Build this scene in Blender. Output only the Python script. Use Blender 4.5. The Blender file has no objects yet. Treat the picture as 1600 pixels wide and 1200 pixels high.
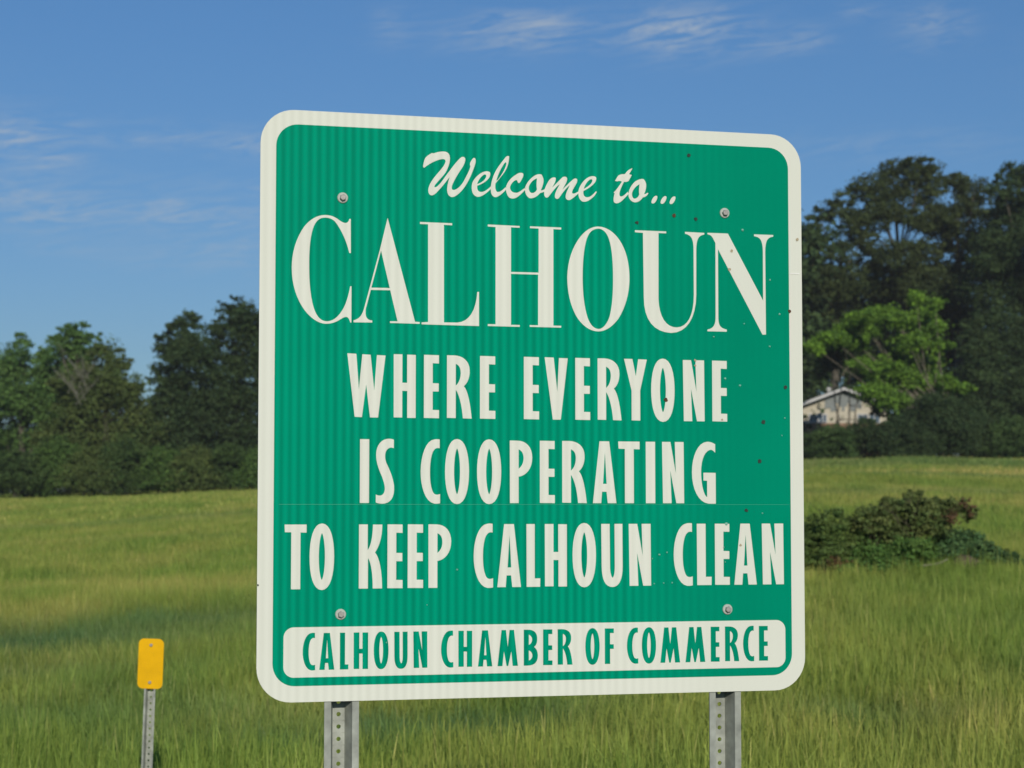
import bpy, math, random
import numpy as np
from mathutils import Vector, Matrix

scene = bpy.context.scene
rng = np.random.default_rng(7)
random.seed(7)

# ------------------------------------------------------------------ camera
F, HOR, EYE = 3150.0, 768.0, 1.6            # focal length in photo pixels, horizon row, eye height
PIT = math.atan((HOR - 600) / F)
cp, sp = math.cos(PIT), math.sin(PIT)
cam_d = bpy.data.cameras.new('camera')
cam = bpy.data.objects.new('camera', cam_d)
scene.collection.objects.link(cam)
cam.location = (0, 0, EYE)
cam.rotation_euler = (math.pi / 2 + PIT, 0, 0)
cam_d.sensor_width = 36
cam_d.lens = F / 1600 * 36
cam_d.clip_end = 6000
cam_d.dof.use_dof = True
cam_d.dof.focus_distance = 4.4
cam_d.dof.aperture_fstop = 9
scene.camera = cam

# ------------------------------------------------------------------ sky + sun
SUN_AZ, SUN_EL = math.radians(10), math.radians(24)   # behind the camera, a little to the right
world = bpy.data.worlds.new('World')
scene.world = world
world.use_nodes = True
wn, wl = world.node_tree.nodes, world.node_tree.links
wn.clear()
def wnode(t, **k):
    n = wn.new(t)
    for a, b in k.items(): setattr(n, a, b)
    return n
def wmath(op, a, b=None, clamp=False):
    n = wnode('ShaderNodeMath', operation=op, use_clamp=clamp)
    for i, v in enumerate((a, b)):
        if v is None: continue
        if isinstance(v, (int, float)): n.inputs[i].default_value = v
        else: wl.new(v, n.inputs[i])
    return n.outputs[0]
sky = wnode('ShaderNodeTexSky', sky_type='NISHITA', sun_disc=False)
sky.sun_elevation = SUN_EL
sky.sun_rotation = math.pi - SUN_AZ
sky.altitude = 50
sky.air_density = 1.0
sky.dust_density = 0.1
sky.ozone_density = 3.5
tc = wnode('ShaderNodeTexCoord')
sx = wnode('ShaderNodeSeparateXYZ'); wl.new(tc.outputs['Generated'], sx.inputs[0])
az = wmath('ARCTAN2', sx.outputs[0], sx.outputs[1])
el = wmath('ARCSINE', sx.outputs[2])
cx = wnode('ShaderNodeCombineXYZ')
tilt = wmath('MULTIPLY', az, 0.12)
wl.new(wmath('MULTIPLY', az, 34.0), cx.inputs[0])
wl.new(wmath('MULTIPLY', wmath('SUBTRACT', el, tilt), 210.0), cx.inputs[1])
nz = wnode('ShaderNodeTexNoise'); nz.inputs['Scale'].default_value = 1.0; nz.inputs['Detail'].default_value = 11
nz.inputs['Roughness'].default_value = 0.68; nz.inputs['Distortion'].default_value = 0.9
wl.new(cx.outputs[0], nz.inputs['Vector'])
streak = wnode('ShaderNodeMapRange'); streak.inputs['From Min'].default_value = 0.42; streak.inputs['From Max'].default_value = 0.78
wl.new(nz.outputs['Fac'], streak.inputs['Value'])
# cirrus wisps: azimuth, elevation, half widths (degrees), strength
CIRRUS = [(0.1, 12.9, 1.9, .42, .75), (0.9, 13.25, 1.2, .25, .5), (5.1, 12.95, 1.5, .6, .85), (4.3, 12.9, 1.0, .3, .35), (7.6, 12.4, .8, .2, .3),
          (11.9, 12.85, .8, .42, .75), (-3.5, 13.1, .5, .45, .3), (9.9, 13.3, .5, .2, .35),
          (-7.0, 9.75, 1.0, .32, .75), (-9.9, 9.9, 1.6, .3, .45), (-14.2, 9.8, 1.6, .5, .8), (-13, 9.1, .9, .2, .5), (-10, 8.2, 2.2, .5, .3), (-8.0, 7.0, 2.5, .6, .25),
          (-14.4, 8.35, 1.6, .4, .55), (-13.4, 7.65, 1.5, .35, .8), (-9.2, 7.75, 2.3, .25, .55), (-7.2, 8.55, .9, .2, .3),
          (-8.6, 6.55, 2.6, .3, .25), (-12.8, 6.8, 1.0, .25, .2), (10.2, 9.6, 3.0, .35, .28), (8.5, 12.7, .6, .25, .45), (24, 12, 5, 1, .5), (-24, 11, 5, 1, .5)]
tot = None
for a0, e0, wa, we, st in CIRRUS:
    da = wmath('DIVIDE', wmath('SUBTRACT', az, math.radians(a0)), math.radians(wa))
    de = wmath('DIVIDE', wmath('SUBTRACT', el, math.radians(e0)), math.radians(we))
    r2 = wmath('ADD', wmath('MULTIPLY', da, da), wmath('MULTIPLY', de, de))
    g = wmath('MULTIPLY', wmath('EXPONENT', wmath('MULTIPLY', r2, -0.7)), st)
    tot = g if tot is None else wmath('ADD', tot, g)
cl = wmath('MULTIPLY', wmath('MULTIPLY', streak.outputs[0], tot), 1.1, clamp=True)
cmx = wnode('ShaderNodeMix', data_type='RGBA')
wl.new(cl, cmx.inputs['Factor'])
tint = wnode('ShaderNodeMix', data_type='RGBA', blend_type='MULTIPLY'); tint.inputs['Factor'].default_value = 1.0
wl.new(sky.outputs[0], tint.inputs['A']); 
elr = wnode('ShaderNodeMapRange'); elr.inputs['From Min'].default_value = math.radians(3); elr.inputs['From Max'].default_value = math.radians(13.5)
wl.new(el, elr.inputs['Value'])
tcol = wnode('ShaderNodeMix', data_type='RGBA'); tcol.inputs['A'].default_value = (.455, .615, .82, 1); tcol.inputs['B'].default_value = (.525, .775, 1.0, 1)
wl.new(elr.outputs[0], tcol.inputs['Factor']); wl.new(tcol.outputs['Result'], tint.inputs['B'])
wl.new(tint.outputs['Result'], cmx.inputs['A']); cmx.inputs['B'].default_value = (5.6, 6.3, 7.0, 1)
bg = wnode('ShaderNodeBackground'); bg.inputs['Strength'].default_value = 0.075
wl.new(cmx.outputs['Result'], bg.inputs['Color'])
wo = wnode('ShaderNodeOutputWorld'); wl.new(bg.outputs[0], wo.inputs[0])

sd = bpy.data.lights.new('sun', 'SUN'); sd.energy = 3.4; sd.angle = math.radians(0.5); sd.color = (1.0, 0.93, 0.82)
so = bpy.data.objects.new('sun', sd); scene.collection.objects.link(so)
sun_dir = Vector((math.sin(SUN_AZ) * math.cos(SUN_EL), -math.cos(SUN_AZ) * math.cos(SUN_EL), math.sin(SUN_EL)))
so.rotation_euler = sun_dir.to_track_quat('Z', 'Y').to_euler()
so.location = sun_dir * 30
vs = scene.view_settings
vs.view_transform = 'Standard'; vs.look = 'None'; vs.gamma = 1; vs.exposure = 0.0; vs.use_curve_mapping = False

# ------------------------------------------------------------------ helpers
def ray(u, v):
    x, z = (u - 800) / F, (600 - v) / F
    return np.array([x, cp - z * sp, sp + z * cp])
def at(u, v, D):
    """world point seen at photo position (u, v), at forward distance D"""
    r = ray(u, v)
    return np.array([0, 0, EYE]) + r * (D / r[1])
def link(o, parent=None):
    scene.collection.objects.link(o)
    if parent is not None: o.parent = parent
    return o
def tag(o, label=None, cat=None, group=None, kind=None):
    if label: o['label'] = label
    if cat: o['category'] = cat
    if group: o['group'] = group
    if kind: o['kind'] = kind
    return o
def empty(name, loc, label, cat, group=None):
    o = bpy.data.objects.new(name, None); o.empty_display_size = 0.2
    o.location = loc; link(o); return tag(o, label, cat, group)
def mesh_obj(name, verts, faces, mat, parent=None, smooth=False):
    me = bpy.data.meshes.new(name)
    me.from_pydata([tuple(v) for v in verts], [], faces)
    me.materials.append(mat); me.validate()
    if smooth: me.polygons.foreach_set('use_smooth', [True] * len(me.polygons))
    return link(bpy.data.objects.new(name, me), parent)
def fast_mesh(name, V, Fc, mat, col=None, smooth=False):
    """numpy mesh; Fc (n,3) or (n,4); col per-vertex colour"""
    me = bpy.data.meshes.new(name)
    n, k = Fc.shape
    me.vertices.add(len(V)); me.vertices.foreach_set('co', V.astype(np.float32).ravel())
    me.loops.add(n * k); me.loops.foreach_set('vertex_index', Fc.astype(np.int32).ravel())
    me.polygons.add(n); me.polygons.foreach_set('loop_start', np.arange(0, n * k, k, dtype=np.int32))
    me.update(calc_edges=True)
    if col is not None:
        a = me.color_attributes.new('tint', 'FLOAT_COLOR', 'POINT')
        c = np.ones((len(V), 4), np.float32); c[:, :3] = col
        a.data.foreach_set('color', c.ravel())
    if smooth: me.polygons.foreach_set('use_smooth', np.ones(n, bool))
    if mat: me.materials.append(mat)
    return me
def new_mat(name):
    m = bpy.data.materials.new(name); m.use_nodes = True
    nt = m.node_tree; b = nt.nodes['Principled BSDF']
    return m, nt, b
def N(nt, t, **k):
    n = nt.nodes.new(t)
    for a, b in k.items(): setattr(n, a, b)
    return n
def simple_mat(name, col, rough=0.6, metal=0.0, noise=0.12, scale=20, bump=0.0):
    m, nt, b = new_mat(name)
    tc = N(nt, 'ShaderNodeTexCoord'); nz = N(nt, 'ShaderNodeTexNoise'); nz.inputs['Scale'].default_value = scale
    nz.inputs['Detail'].default_value = 6
    nt.links.new(tc.outputs['Object'], nz.inputs['Vector'])
    r = N(nt, 'ShaderNodeValToRGB')
    r.color_ramp.elements[0].position = .25; r.color_ramp.elements[1].position = .75
    r.color_ramp.elements[0].color = [c * (1 - noise) for c in col] + [1]
    r.color_ramp.elements[1].color = [c * (1 + noise) for c in col] + [1]
    nt.links.new(nz.outputs['Fac'], r.inputs[0]); nt.links.new(r.outputs[0], b.inputs['Base Color'])
    b.inputs['Roughness'].default_value = rough; b.inputs['Metallic'].default_value = metal
    if bump:
        bp = N(nt, 'ShaderNodeBump'); bp.inputs['Strength'].default_value = bump; bp.inputs['Distance'].default_value = .01
        nt.links.new(nz.outputs['Fac'], bp.inputs['Height']); nt.links.new(bp.outputs[0], b.inputs['Normal'])
    return m

# ------------------------------------------------------------------ materials
def sheeting(name, base, dark, stripe, spec_rough):
    """reflective sheeting: fine vertical ribbing, its reflections painted as colour stripes, that fades toward the right of the panel"""
    m, nt, b = new_mat(name)
    tc = N(nt, 'ShaderNodeTexCoord'); sp_ = N(nt, 'ShaderNodeSeparateXYZ')
    nt.links.new(tc.outputs['Object'], sp_.inputs[0])
    def mt(op, a, c=None, clamp=False):
        n = N(nt, 'ShaderNodeMath', operation=op, use_clamp=clamp)
        for i, v in enumerate((a, c)):
            if v is None: continue
            if isinstance(v, (int, float)): n.inputs[i].default_value = v
            else: nt.links.new(v, n.inputs[i])
        return n.outputs[0]
    x = sp_.outputs[0]
    # slightly irregular ribs, about 18 mm apart, their reflections mixed into the colour
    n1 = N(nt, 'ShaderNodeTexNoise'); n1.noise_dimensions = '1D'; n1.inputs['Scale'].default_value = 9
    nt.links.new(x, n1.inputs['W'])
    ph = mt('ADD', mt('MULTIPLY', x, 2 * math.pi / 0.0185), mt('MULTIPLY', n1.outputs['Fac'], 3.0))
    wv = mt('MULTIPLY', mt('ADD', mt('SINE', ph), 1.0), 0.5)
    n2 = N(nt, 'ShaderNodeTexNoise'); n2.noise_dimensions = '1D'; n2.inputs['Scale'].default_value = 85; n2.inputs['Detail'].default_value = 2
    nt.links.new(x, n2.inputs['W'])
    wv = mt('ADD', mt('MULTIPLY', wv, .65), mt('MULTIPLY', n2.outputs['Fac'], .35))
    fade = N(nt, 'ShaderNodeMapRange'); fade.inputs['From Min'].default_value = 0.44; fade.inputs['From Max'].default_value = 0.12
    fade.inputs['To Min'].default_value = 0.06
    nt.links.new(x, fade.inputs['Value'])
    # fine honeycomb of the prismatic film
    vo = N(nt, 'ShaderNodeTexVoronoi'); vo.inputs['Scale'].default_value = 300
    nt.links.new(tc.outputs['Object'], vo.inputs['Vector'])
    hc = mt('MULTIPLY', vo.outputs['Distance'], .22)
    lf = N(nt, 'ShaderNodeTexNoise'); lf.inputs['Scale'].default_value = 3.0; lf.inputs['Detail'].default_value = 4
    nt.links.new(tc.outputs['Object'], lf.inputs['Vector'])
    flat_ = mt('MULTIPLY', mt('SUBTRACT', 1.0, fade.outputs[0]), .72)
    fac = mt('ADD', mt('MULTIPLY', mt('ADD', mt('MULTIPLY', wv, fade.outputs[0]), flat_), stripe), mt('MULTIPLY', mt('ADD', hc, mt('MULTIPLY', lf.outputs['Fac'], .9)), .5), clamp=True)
    mx = N(nt, 'ShaderNodeMix', data_type='RGBA')
    mx.inputs['A'].default_value = (*base, 1); mx.inputs['B'].default_value = (*dark, 1)
    nt.links.new(fac, mx.inputs['Factor']); nt.links.new(mx.outputs['Result'], b.inputs['Base Color'])
    b.inputs['Specular IOR Level'].default_value = .01
    rr = mt('ADD', mt('MULTIPLY', wv, .10), spec_rough)
    nt.links.new(rr, b.inputs['Roughness'])
    bp = N(nt, 'ShaderNodeBump'); bp.inputs['Strength'].default_value = .25; bp.inputs['Distance'].default_value = .0006
    nt.links.new(mt('MULTIPLY', wv, fade.outputs[0]), bp.inputs['Height']); nt.links.new(bp.outputs[0], b.inputs['Normal'])
    return m
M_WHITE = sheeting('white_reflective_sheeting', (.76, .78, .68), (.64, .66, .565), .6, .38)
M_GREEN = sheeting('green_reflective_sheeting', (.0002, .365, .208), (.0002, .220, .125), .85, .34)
M_ALU = simple_mat('weathered_aluminium', (.42, .43, .42), .45, .7, .15, 40)
M_GALV = simple_mat('galvanised_steel', (.30, .32, .275), .6, .15, .38, 28, .2)
M_ZINC = simple_mat('zinc_plated_bolt', (.34, .33, .30), .55, .2, .2, 300)
M_WASHER = simple_mat('nylon_washer', (.42, .46, .40), .6, 0, .1, 200)
M_RUST = simple_mat('rusty_pit', (.10, .045, .02), .9, 0, .4, 400)
M_PIT = simple_mat('dark_pit', (.03, .045, .035), .9, 0, .3, 400)
M_CHIP = simple_mat('chipped_sheeting', (.22, .50, .38), .4, 0, .2, 400)
M_YEL = simple_mat('yellow_reflective_sheeting', (.76, .42, .004), .6, 0, .10, 18)
M_YEL.node_tree.nodes['Principled BSDF'].inputs['Specular IOR Level'].default_value = .12
M_BARK = simple_mat('grey_brown_bark', (.085, .075, .055), .9, 0, .35, 3, .3)
M_TWIG = simple_mat('dead_grey_twigs', (.15, .15, .11), .9, 0, .3, 5)
M_STEM = simple_mat('green_brown_stem', (.07, .06, .035), .9, 0, .3, 20)
M_BARKL = simple_mat('pale_bark', (.22, .19, .14), .9, 0, .3, 3, .3)

def leaf_mat(name, trans=.25, rough=.55):
    m, nt, b = new_mat(name)
    at_ = N(nt, 'ShaderNodeVertexColor', layer_name='tint')
    b.inputs['Roughness'].default_value = rough
    b.inputs['Specular IOR Level'].default_value = .25
    nt.links.new(at_.outputs['Color'], b.inputs['Base Color'])
    tr = N(nt, 'ShaderNodeBsdfTranslucent'); nt.links.new(at_.outputs['Color'], tr.inputs['Color'])
    mx = N(nt, 'ShaderNodeMixShader'); mx.inputs[0].default_value = trans
    nt.links.new(b.outputs[0], mx.inputs[1]); nt.links.new(tr.outputs[0], mx.inputs[2])
    nt.links.new(mx.outputs[0], nt.nodes['Material Output'].inputs[0])
    return m
M_LEAF = leaf_mat('leaves', .38, .7)

def grass_mat():
    m, nt, b = new_mat('grass_blades')
    at_ = N(nt, 'ShaderNodeVertexColor', layer_name='tint')
    ia = N(nt, 'ShaderNodeAttribute', attribute_type='INSTANCER', attribute_name='gcol')
    mx = N(nt, 'ShaderNodeMix', data_type='RGBA', blend_type='MULTIPLY'); mx.inputs['Factor'].default_value = 1
    nt.links.new(at_.outputs['Color'], mx.inputs['A']); nt.links.new(ia.outputs['Color'], mx.inputs['B'])
    nt.links.new(mx.outputs['Result'], b.inputs['Base Color'])
    b.inputs['Roughness'].default_value = .6; b.inputs['Specular IOR Level'].default_value = .2
    tr = N(nt, 'ShaderNodeBsdfTranslucent'); nt.links.new(mx.outputs['Result'], tr.inputs['Color'])
    ms = N(nt, 'ShaderNodeMixShader'); ms.inputs[0].default_value = .42
    nt.links.new(b.outputs[0], ms.inputs[1]); nt.links.new(tr.outputs[0], ms.inputs[2])
    nt.links.new(ms.outputs[0], nt.nodes['Material Output'].inputs[0])
    return m
M_GRASS = grass_mat()

# ------------------------------------------------------------------ terrain
def smooth(a, b, x):
    t = np.clip((x - a) / (b - a), 0, 1); return t * t * (3 - 2 * t)
def height(x, y):
    x = np.asarray(x, float); y = np.asarray(y, float)
    yy = np.clip(y, 0, None)
    ye = np.where(yy < 112, yy, 112 + 22 * (1 - np.exp(-(yy - 112) / 22)))
    t = x / np.maximum(y, 25)
    slope = .0095 + .006 * smooth(-.26, -.10, t) + .0140 * smooth(-.12, .15, t)
    right = smooth(.02, .12, t)
    berm = .26 * np.exp(-((y - 58 - .06 * x) / 3.2) ** 2) + .22 * np.exp(-((y - 83 - .05 * x) / 4.0) ** 2)
    bumps = .10 * np.sin(x * .21 + 1.3) * np.sin(y * .13 + .4) + .05 * np.sin(x * .7 + y * .33) * np.sin(y * .51 - x * .2)
    return ye * slope + right * berm * smooth(30, 50, y) + bumps * smooth(10, 40, y)
def patch(x, y):
    """0..1: where lower, darker broad-leaved weeds grow in the meadow"""
    p = np.zeros_like(x)
    for (px, py, wx, wy, s) in ((-4.6, 17.0, 2.5, 1.9, 1.0), (-3.0, 18.6, 1.5, 1.2, .8), (-3.9, 14.0, 1.9, .9, .6), (-2.2, 11.6, 1.3, .9, .55), (-.35, 11.0, .8, .55, 1.0), (.15, 11.6, .6, .4, .6), (-1.1, 10.6, .7, .5, .8),
                               (-1.75, 10.3, .5, .35, .6), (2.0, 10.9, .5, .5, .7), (-2.4, 12.6, .5, .9, .45), (3.6, 22.2, 2.6, .8, .7), (-9.5, 58, 4, 2.5, .5), (-5, 39, 3, 1.2, .4), (3.2, 12.3, .5, .3, .5),
                               (1.9, 15.5, .8, .4, .35), (4.2, 15, .8, .5, .45)):
        p = np.maximum(p, s * np.exp(-((x - px) / wx) ** 2 - ((y - py) / wy) ** 2))
    return p
def vnoise(x, y, seed=0):
    """cheap smooth value noise"""
    r = np.random.default_rng(100 + seed).random((64, 64))
    xi, yi = np.floor(x).astype(int), np.floor(y).astype(int); fx, fy = x - xi, y - yi
    fx, fy = fx * fx * (3 - 2 * fx), fy * fy * (3 - 2 * fy)
    g = lambda a, b: r[a % 64, b % 64]
    return (g(xi, yi) * (1 - fx) + g(xi + 1, yi) * fx) * (1 - fy) + (g(xi, yi + 1) * (1 - fx) + g(xi + 1, yi + 1) * fx) * fy

xs = np.unique(np.concatenate([np.linspace(-60, 60, 161), -60 - np.geomspace(1, 1500, 40), 60 + np.geomspace(1, 1500, 40)]))
ys = np.unique(np.concatenate([-np.geomspace(1, 400, 30), np.linspace(-5, 140, 260), 140 + np.geomspace(1, 2800, 50)]))
X, Y = np.meshgrid(xs, ys)
V = np.stack([X.ravel(), Y.ravel(), height(X, Y).ravel()], 1)
nx, ny = len(xs), len(ys)
idx = np.arange(nx * ny).reshape(ny, nx)
Fc = np.stack([idx[:-1, :-1].ravel(), idx[:-1, 1:].ravel(), idx[1:, 1:].ravel(), idx[1:, :-1].ravel()], 1)
def ground_mat():
    m, nt, b = new_mat('meadow_soil_and_thatch')
    g = N(nt, 'ShaderNodeNewGeometry')
    n1 = N(nt, 'ShaderNodeTexNoise'); n1.inputs['Scale'].default_value = .35; n1.inputs['Detail'].default_value = 8
    n2 = N(nt, 'ShaderNodeTexNoise'); n2.inputs['Scale'].default_value = 9; n2.inputs['Detail'].default_value = 6
    nt.links.new(g.outputs['Position'], n1.inputs['Vector']); nt.links.new(g.outputs['Position'], n2.inputs['Vector'])
    r = N(nt, 'ShaderNodeValToRGB'); r.color_ramp.elements[0].position = .3; r.color_ramp.elements[1].position = .7
    r.color_ramp.elements[0].color = (.055, .075, .018, 1); r.color_ramp.elements[1].color = (.12, .14, .035, 1)
    r2 = N(nt, 'ShaderNodeMix', data_type='RGBA', blend_type='MULTIPLY'); r2.inputs['Factor'].default_value = .6
    nt.links.new(n1.outputs['Fac'], r.inputs[0]); nt.links.new(r.outputs[0], r2.inputs['A']); nt.links.new(n2.outputs['Color'], r2.inputs['B'])
    nt.links.new(r2.outputs['Result'], b.inputs['Base Color']); b.inputs['Roughness'].default_value = 1
    b.inputs['Specular IOR Level'].default_value = .05
    return m
ground = link(bpy.data.objects.new('ground', fast_mesh('ground', V, Fc, ground_mat(), smooth=True)))
tag(ground, kind='structure')

# ------------------------------------------------------------------ meadow grass
def make_clump(nb, rad, h0, h1, w, seed, heads=.25, low=False):
    r = np.random.default_rng(seed)
    a = r.random(nb) * 2 * np.pi; d = rad * np.sqrt(r.random(nb))
    bx, by = d * np.cos(a), d * np.sin(a)
    hh = r.uniform(h0, h1, nb) * (1 - .25 * (d / rad) ** 2)
    la = r.random(nb) * 2 * np.pi; lean = np.abs(r.normal(0, .20, nb)) + .02
    face = r.random(nb) * 2 * np.pi
    isH = r.random(nb) < heads
    hh = np.where(isH, hh * 1.25, hh)
    W = w * r.uniform(.6, 1.3, nb)
    ts = np.array([-.12, .35, .7, 1.0]); ws = np.array([.9, 1.0, .7, .1])
    V = []; C = []
    base = np.stack([r.uniform(.85, 1.15, nb)] * 3, 1) * np.array([1, 1, 1])
    hue = r.random(nb)[:, None]
    col = base * (np.array([[1.0, 1.0, 1.0]]) * (1 - hue) + np.array([[1.22, 1.10, .95]]) * hue)
    dead = (r.random(nb) < .07)[:, None]
    col = np.where(dead, np.array([[1.6, 1.25, 1.6]]) * base, col)
    for t, wf in zip(ts, ws):
        cxx = bx + np.cos(la) * lean * hh * t * abs(t); cyy = by + np.sin(la) * lean * hh * t * abs(t)
        cz = hh * t * (1 - .25 * lean * t)
        wd = W * wf
        wd = np.where(isH & (t > .6), W * (1.5 if t < .9 else .35), wd)
        for s in (-1, 1):
            V.append(np.stack([cxx + s * np.cos(face) * wd / 2, cyy + s * np.sin(face) * wd / 2, cz], 1))
            c = col * (1.0 + .0 * t)
            if t > .6: c = np.where(isH[:, None], c * np.array([[1.35, 1.15, 1.25]]), c)
            C.append(c)
    V = np.stack(V, 1).reshape(-1, 3); C = np.stack(C, 1).reshape(-1, 3)
    k = np.arange(nb)[:, None] * 8
    Fq = np.concatenate([k + np.array([[0, 1, 3, 2]]), k + np.array([[2, 3, 5, 4]]), k + np.array([[4, 5, 7, 6]])])
    return fast_mesh('grass_clump', V, Fq, M_GRASS, C)

def scatter(name, label, clumps, P, scl, col):
    """points mesh + geometry nodes that place the clump meshes on them"""
    coll = bpy.data.collections.new(name + '_kinds')
    for me in clumps:
        coll.objects.link(bpy.data.objects.new('grass_clump', me))
    me = bpy.data.meshes.new(name)
    me.vertices.add(len(P)); me.vertices.foreach_set('co', P.astype(np.float32).ravel())
    a = me.attributes.new('scl', 'FLOAT_VECTOR', 'POINT'); a.data.foreach_set('vector', scl.astype(np.float32).ravel())
    a = me.attributes.new('rot', 'FLOAT_VECTOR', 'POINT')
    rr = np.zeros((len(P), 3), np.float32); rr[:, 2] = rng.random(len(P)) * 6.283; rr[:, 0] = rng.normal(0, .05, len(P)); rr[:, 1] = rng.normal(0, .05, len(P))
    a.data.foreach_set('vector', rr.ravel())
    a = me.attributes.new('gcol', 'FLOAT_COLOR', 'POINT')
    c = np.ones((len(P), 4), np.float32); c[:, :3] = col; a.data.foreach_set('color', c.ravel())
    me.materials.append(M_GRASS)
    o = link(bpy.data.objects.new(name, me))
    ng = bpy.data.node_groups.new(name, 'GeometryNodeTree')
    ng.interface.new_socket('Geometry', in_out='INPUT', socket_type='NodeSocketGeometry')
    ng.interface.new_socket('Geometry', in_out='OUTPUT', socket_type='NodeSocketGeometry')
    gi = ng.nodes.new('NodeGroupInput'); go = ng.nodes.new('NodeGroupOutput')
    iop = ng.nodes.new('GeometryNodeInstanceOnPoints'); ci = ng.nodes.new('GeometryNodeCollectionInfo')
    ci.inputs['Collection'].default_value = coll; ci.inputs['Separate Children'].default_value = True; ci.inputs['Reset Children'].default_value = True
    iop.inputs['Pick Instance'].default_value = True
    def named(nm, ty):
        n = ng.nodes.new('GeometryNodeInputNamedAttribute'); n.data_type = ty; n.inputs['Name'].default_value = nm
        return next(s for s in n.outputs if s.enabled and s.name == 'Attribute')
    ri = ng.nodes.new('FunctionNodeRandomValue'); ri.data_type = 'INT'
    ri.inputs[4].default_value = 0; ri.inputs[5].default_value = len(clumps) - 1
    e2r = ng.nodes.new('FunctionNodeEulerToRotation')
    L = ng.links
    L.new(gi.outputs[0], iop.inputs['Points']); L.new(ci.outputs[0], iop.inputs['Instance'])
    L.new(next(s for s in ri.outputs if s.enabled), iop.inputs['Instance Index'])
    L.new(named('rot', 'FLOAT_VECTOR'), e2r.inputs[0]); L.new(e2r.outputs[0], iop.inputs['Rotation'])
    L.new(named('scl', 'FLOAT_VECTOR'), iop.inputs['Scale']); L.new(iop.outputs[0], go.inputs[0])
    md = o.modifiers.new('scatter', 'NODES'); md.node_group = ng
    return tag(o, label, 'grass', kind='stuff')

G_BASE = np.array([.262, .355, .074]); G_DARK = np.array([.072, .175, .064]); G_DRY = np.array([.350, .380, .108]); G_GRN = np.array([.172, .295, .052])
def grass_points(y0, y1, dens):
    area = (.40 * (y1 ** 2 - y0 ** 2) + 6 * (y1 - y0))
    n = int(area * dens)
    u = rng.random(n * 2); y = np.sqrt(y0 ** 2 + u * (y1 ** 2 - y0 ** 2))
    x = (rng.random(n * 2) * 2 - 1) * (.40 * y + 3)
    x, y = x[:n], y[:n]
    pt = patch(x, y)
    n1 = .6 * vnoise(x * .9 + 9, y * .40 + 3, 1) + .4 * vnoise(x * 2.1 + 5, y * .9 + 3, 4); n2 = vnoise(x * .25 + 2, y * .10, 2); n3 = vnoise(x * 4.1, y * 2.3, 3)
    # mowing / berm bands: greener grass in the wet swales behind each berm
    t = x / np.maximum(y, 25); right = smooth(.02, .12, t)
    band = right * 1.5 * np.clip(np.exp(-((y - 83 - .06 * x) / 6.0) ** 4) + np.exp(-((y - 60 - .06 * x) / 2.6) ** 4) + .5 * np.exp(-((y - 48) / 2.5) ** 2), 0, 1)
    dry = np.clip(right * (np.exp(-((y - 70 - .06 * x) / 4) ** 2) + .8 * np.exp(-((y - 112) / 10) ** 2)) * .9 + .9 * (n2 - .5) + 1.2 * (.42 - n1), 0, 1)
    band = np.clip(band + (1 - right) * .55 * np.exp(-((y - 62 - 7 * np.sin(x * .12)) / 5) ** 2), 0, 1)
    grn = np.clip(.30 + 2.2 * (n1 - .5) + .9 * (.5 - n2), 0, .95)
    near = smooth(16, 9, y)
    c = G_BASE[None] * (1 - grn[:, None]) + G_GRN[None] * grn[:, None]
    c = c * (1 - dry[:, None]) + G_DRY[None] * dry[:, None]
    dk = np.clip(np.maximum(pt, band * .55) + .25 * (n3 - .75), 0, 1)[:, None]
    c = c * (1 - dk) + G_DARK[None] * dk
    c = c * (1 + .06 * near[:, None]) * rng.uniform(.85, 1.18, (n, 1)) * (.85 + .3 * n3[:, None])
    s = (.8 + .45 * n1 + .15 * n3) * (1 - .45 * np.maximum(pt, 0))
    s = s * (1 + .40 * np.exp(-((x - 3.9) / 1.7) ** 4 - ((y - 19.5) / .55) ** 2) * rng.uniform(.3, 1, n))   # taller, unmown grass around the bramble clump
    S = np.stack([np.ones(n), np.ones(n), s], 1)
    P = np.stack([x, y, height(x, y) - .01], 1)
    return P, S, c
near_c = [make_clump(80, .17, .13, .27, .0030, 10 + i, .30) for i in range(6)]
mid_c = [make_clump(70, .26, .12, .25, .0065, 30 + i, .25) for i in range(5)]
far_c = [make_clump(50, .42, .12, .26, .018, 50 + i, .25) for i in range(5)]
scatter('meadow_grass', 'tall seeding meadow grass in the foreground below the big sign', near_c, *grass_points(5, 26, 58))
scatter('meadow_grass', 'hay field grass across the middle distance', mid_c, *grass_points(26, 58, 20))
scatter('meadow_grass', 'far hay field grass running up to the trees', far_c, *grass_points(58, 122, 7))

# ------------------------------------------------------------------ tubes
def tube(V, Fc, pts, rads, k=7):
    pts = [np.array(p, float) for p in pts]; rings = []
    for i, p in enumerate(pts):
        d = pts[min(i + 1, len(pts) - 1)] - pts[max(i - 1, 0)]
        d = d / (np.linalg.norm(d) + 1e-9)
        a = np.cross(d, [0, 0, 1.0]) if abs(d[2]) < .9 else np.cross(d, [1.0, 0, 0]); a /= np.linalg.norm(a); b = np.cross(d, a)
        r0 = len(V)
        for j in range(k):
            th = 2 * math.pi * j / k
            V.append(p + rads[i] * (math.cos(th) * a + math.sin(th) * b))
        rings.append(r0)
    for r0, r1 in zip(rings[:-1], rings[1:]):
        for j in range(k): Fc.append((r0 + j, r0 + (j + 1) % k, r1 + (j + 1) % k, r1 + j))
    Fc.append(tuple(rings[-1] + j for j in range(k)))
    Fc.append(tuple(rings[0] + k - 1 - j for j in range(k)))

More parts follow.
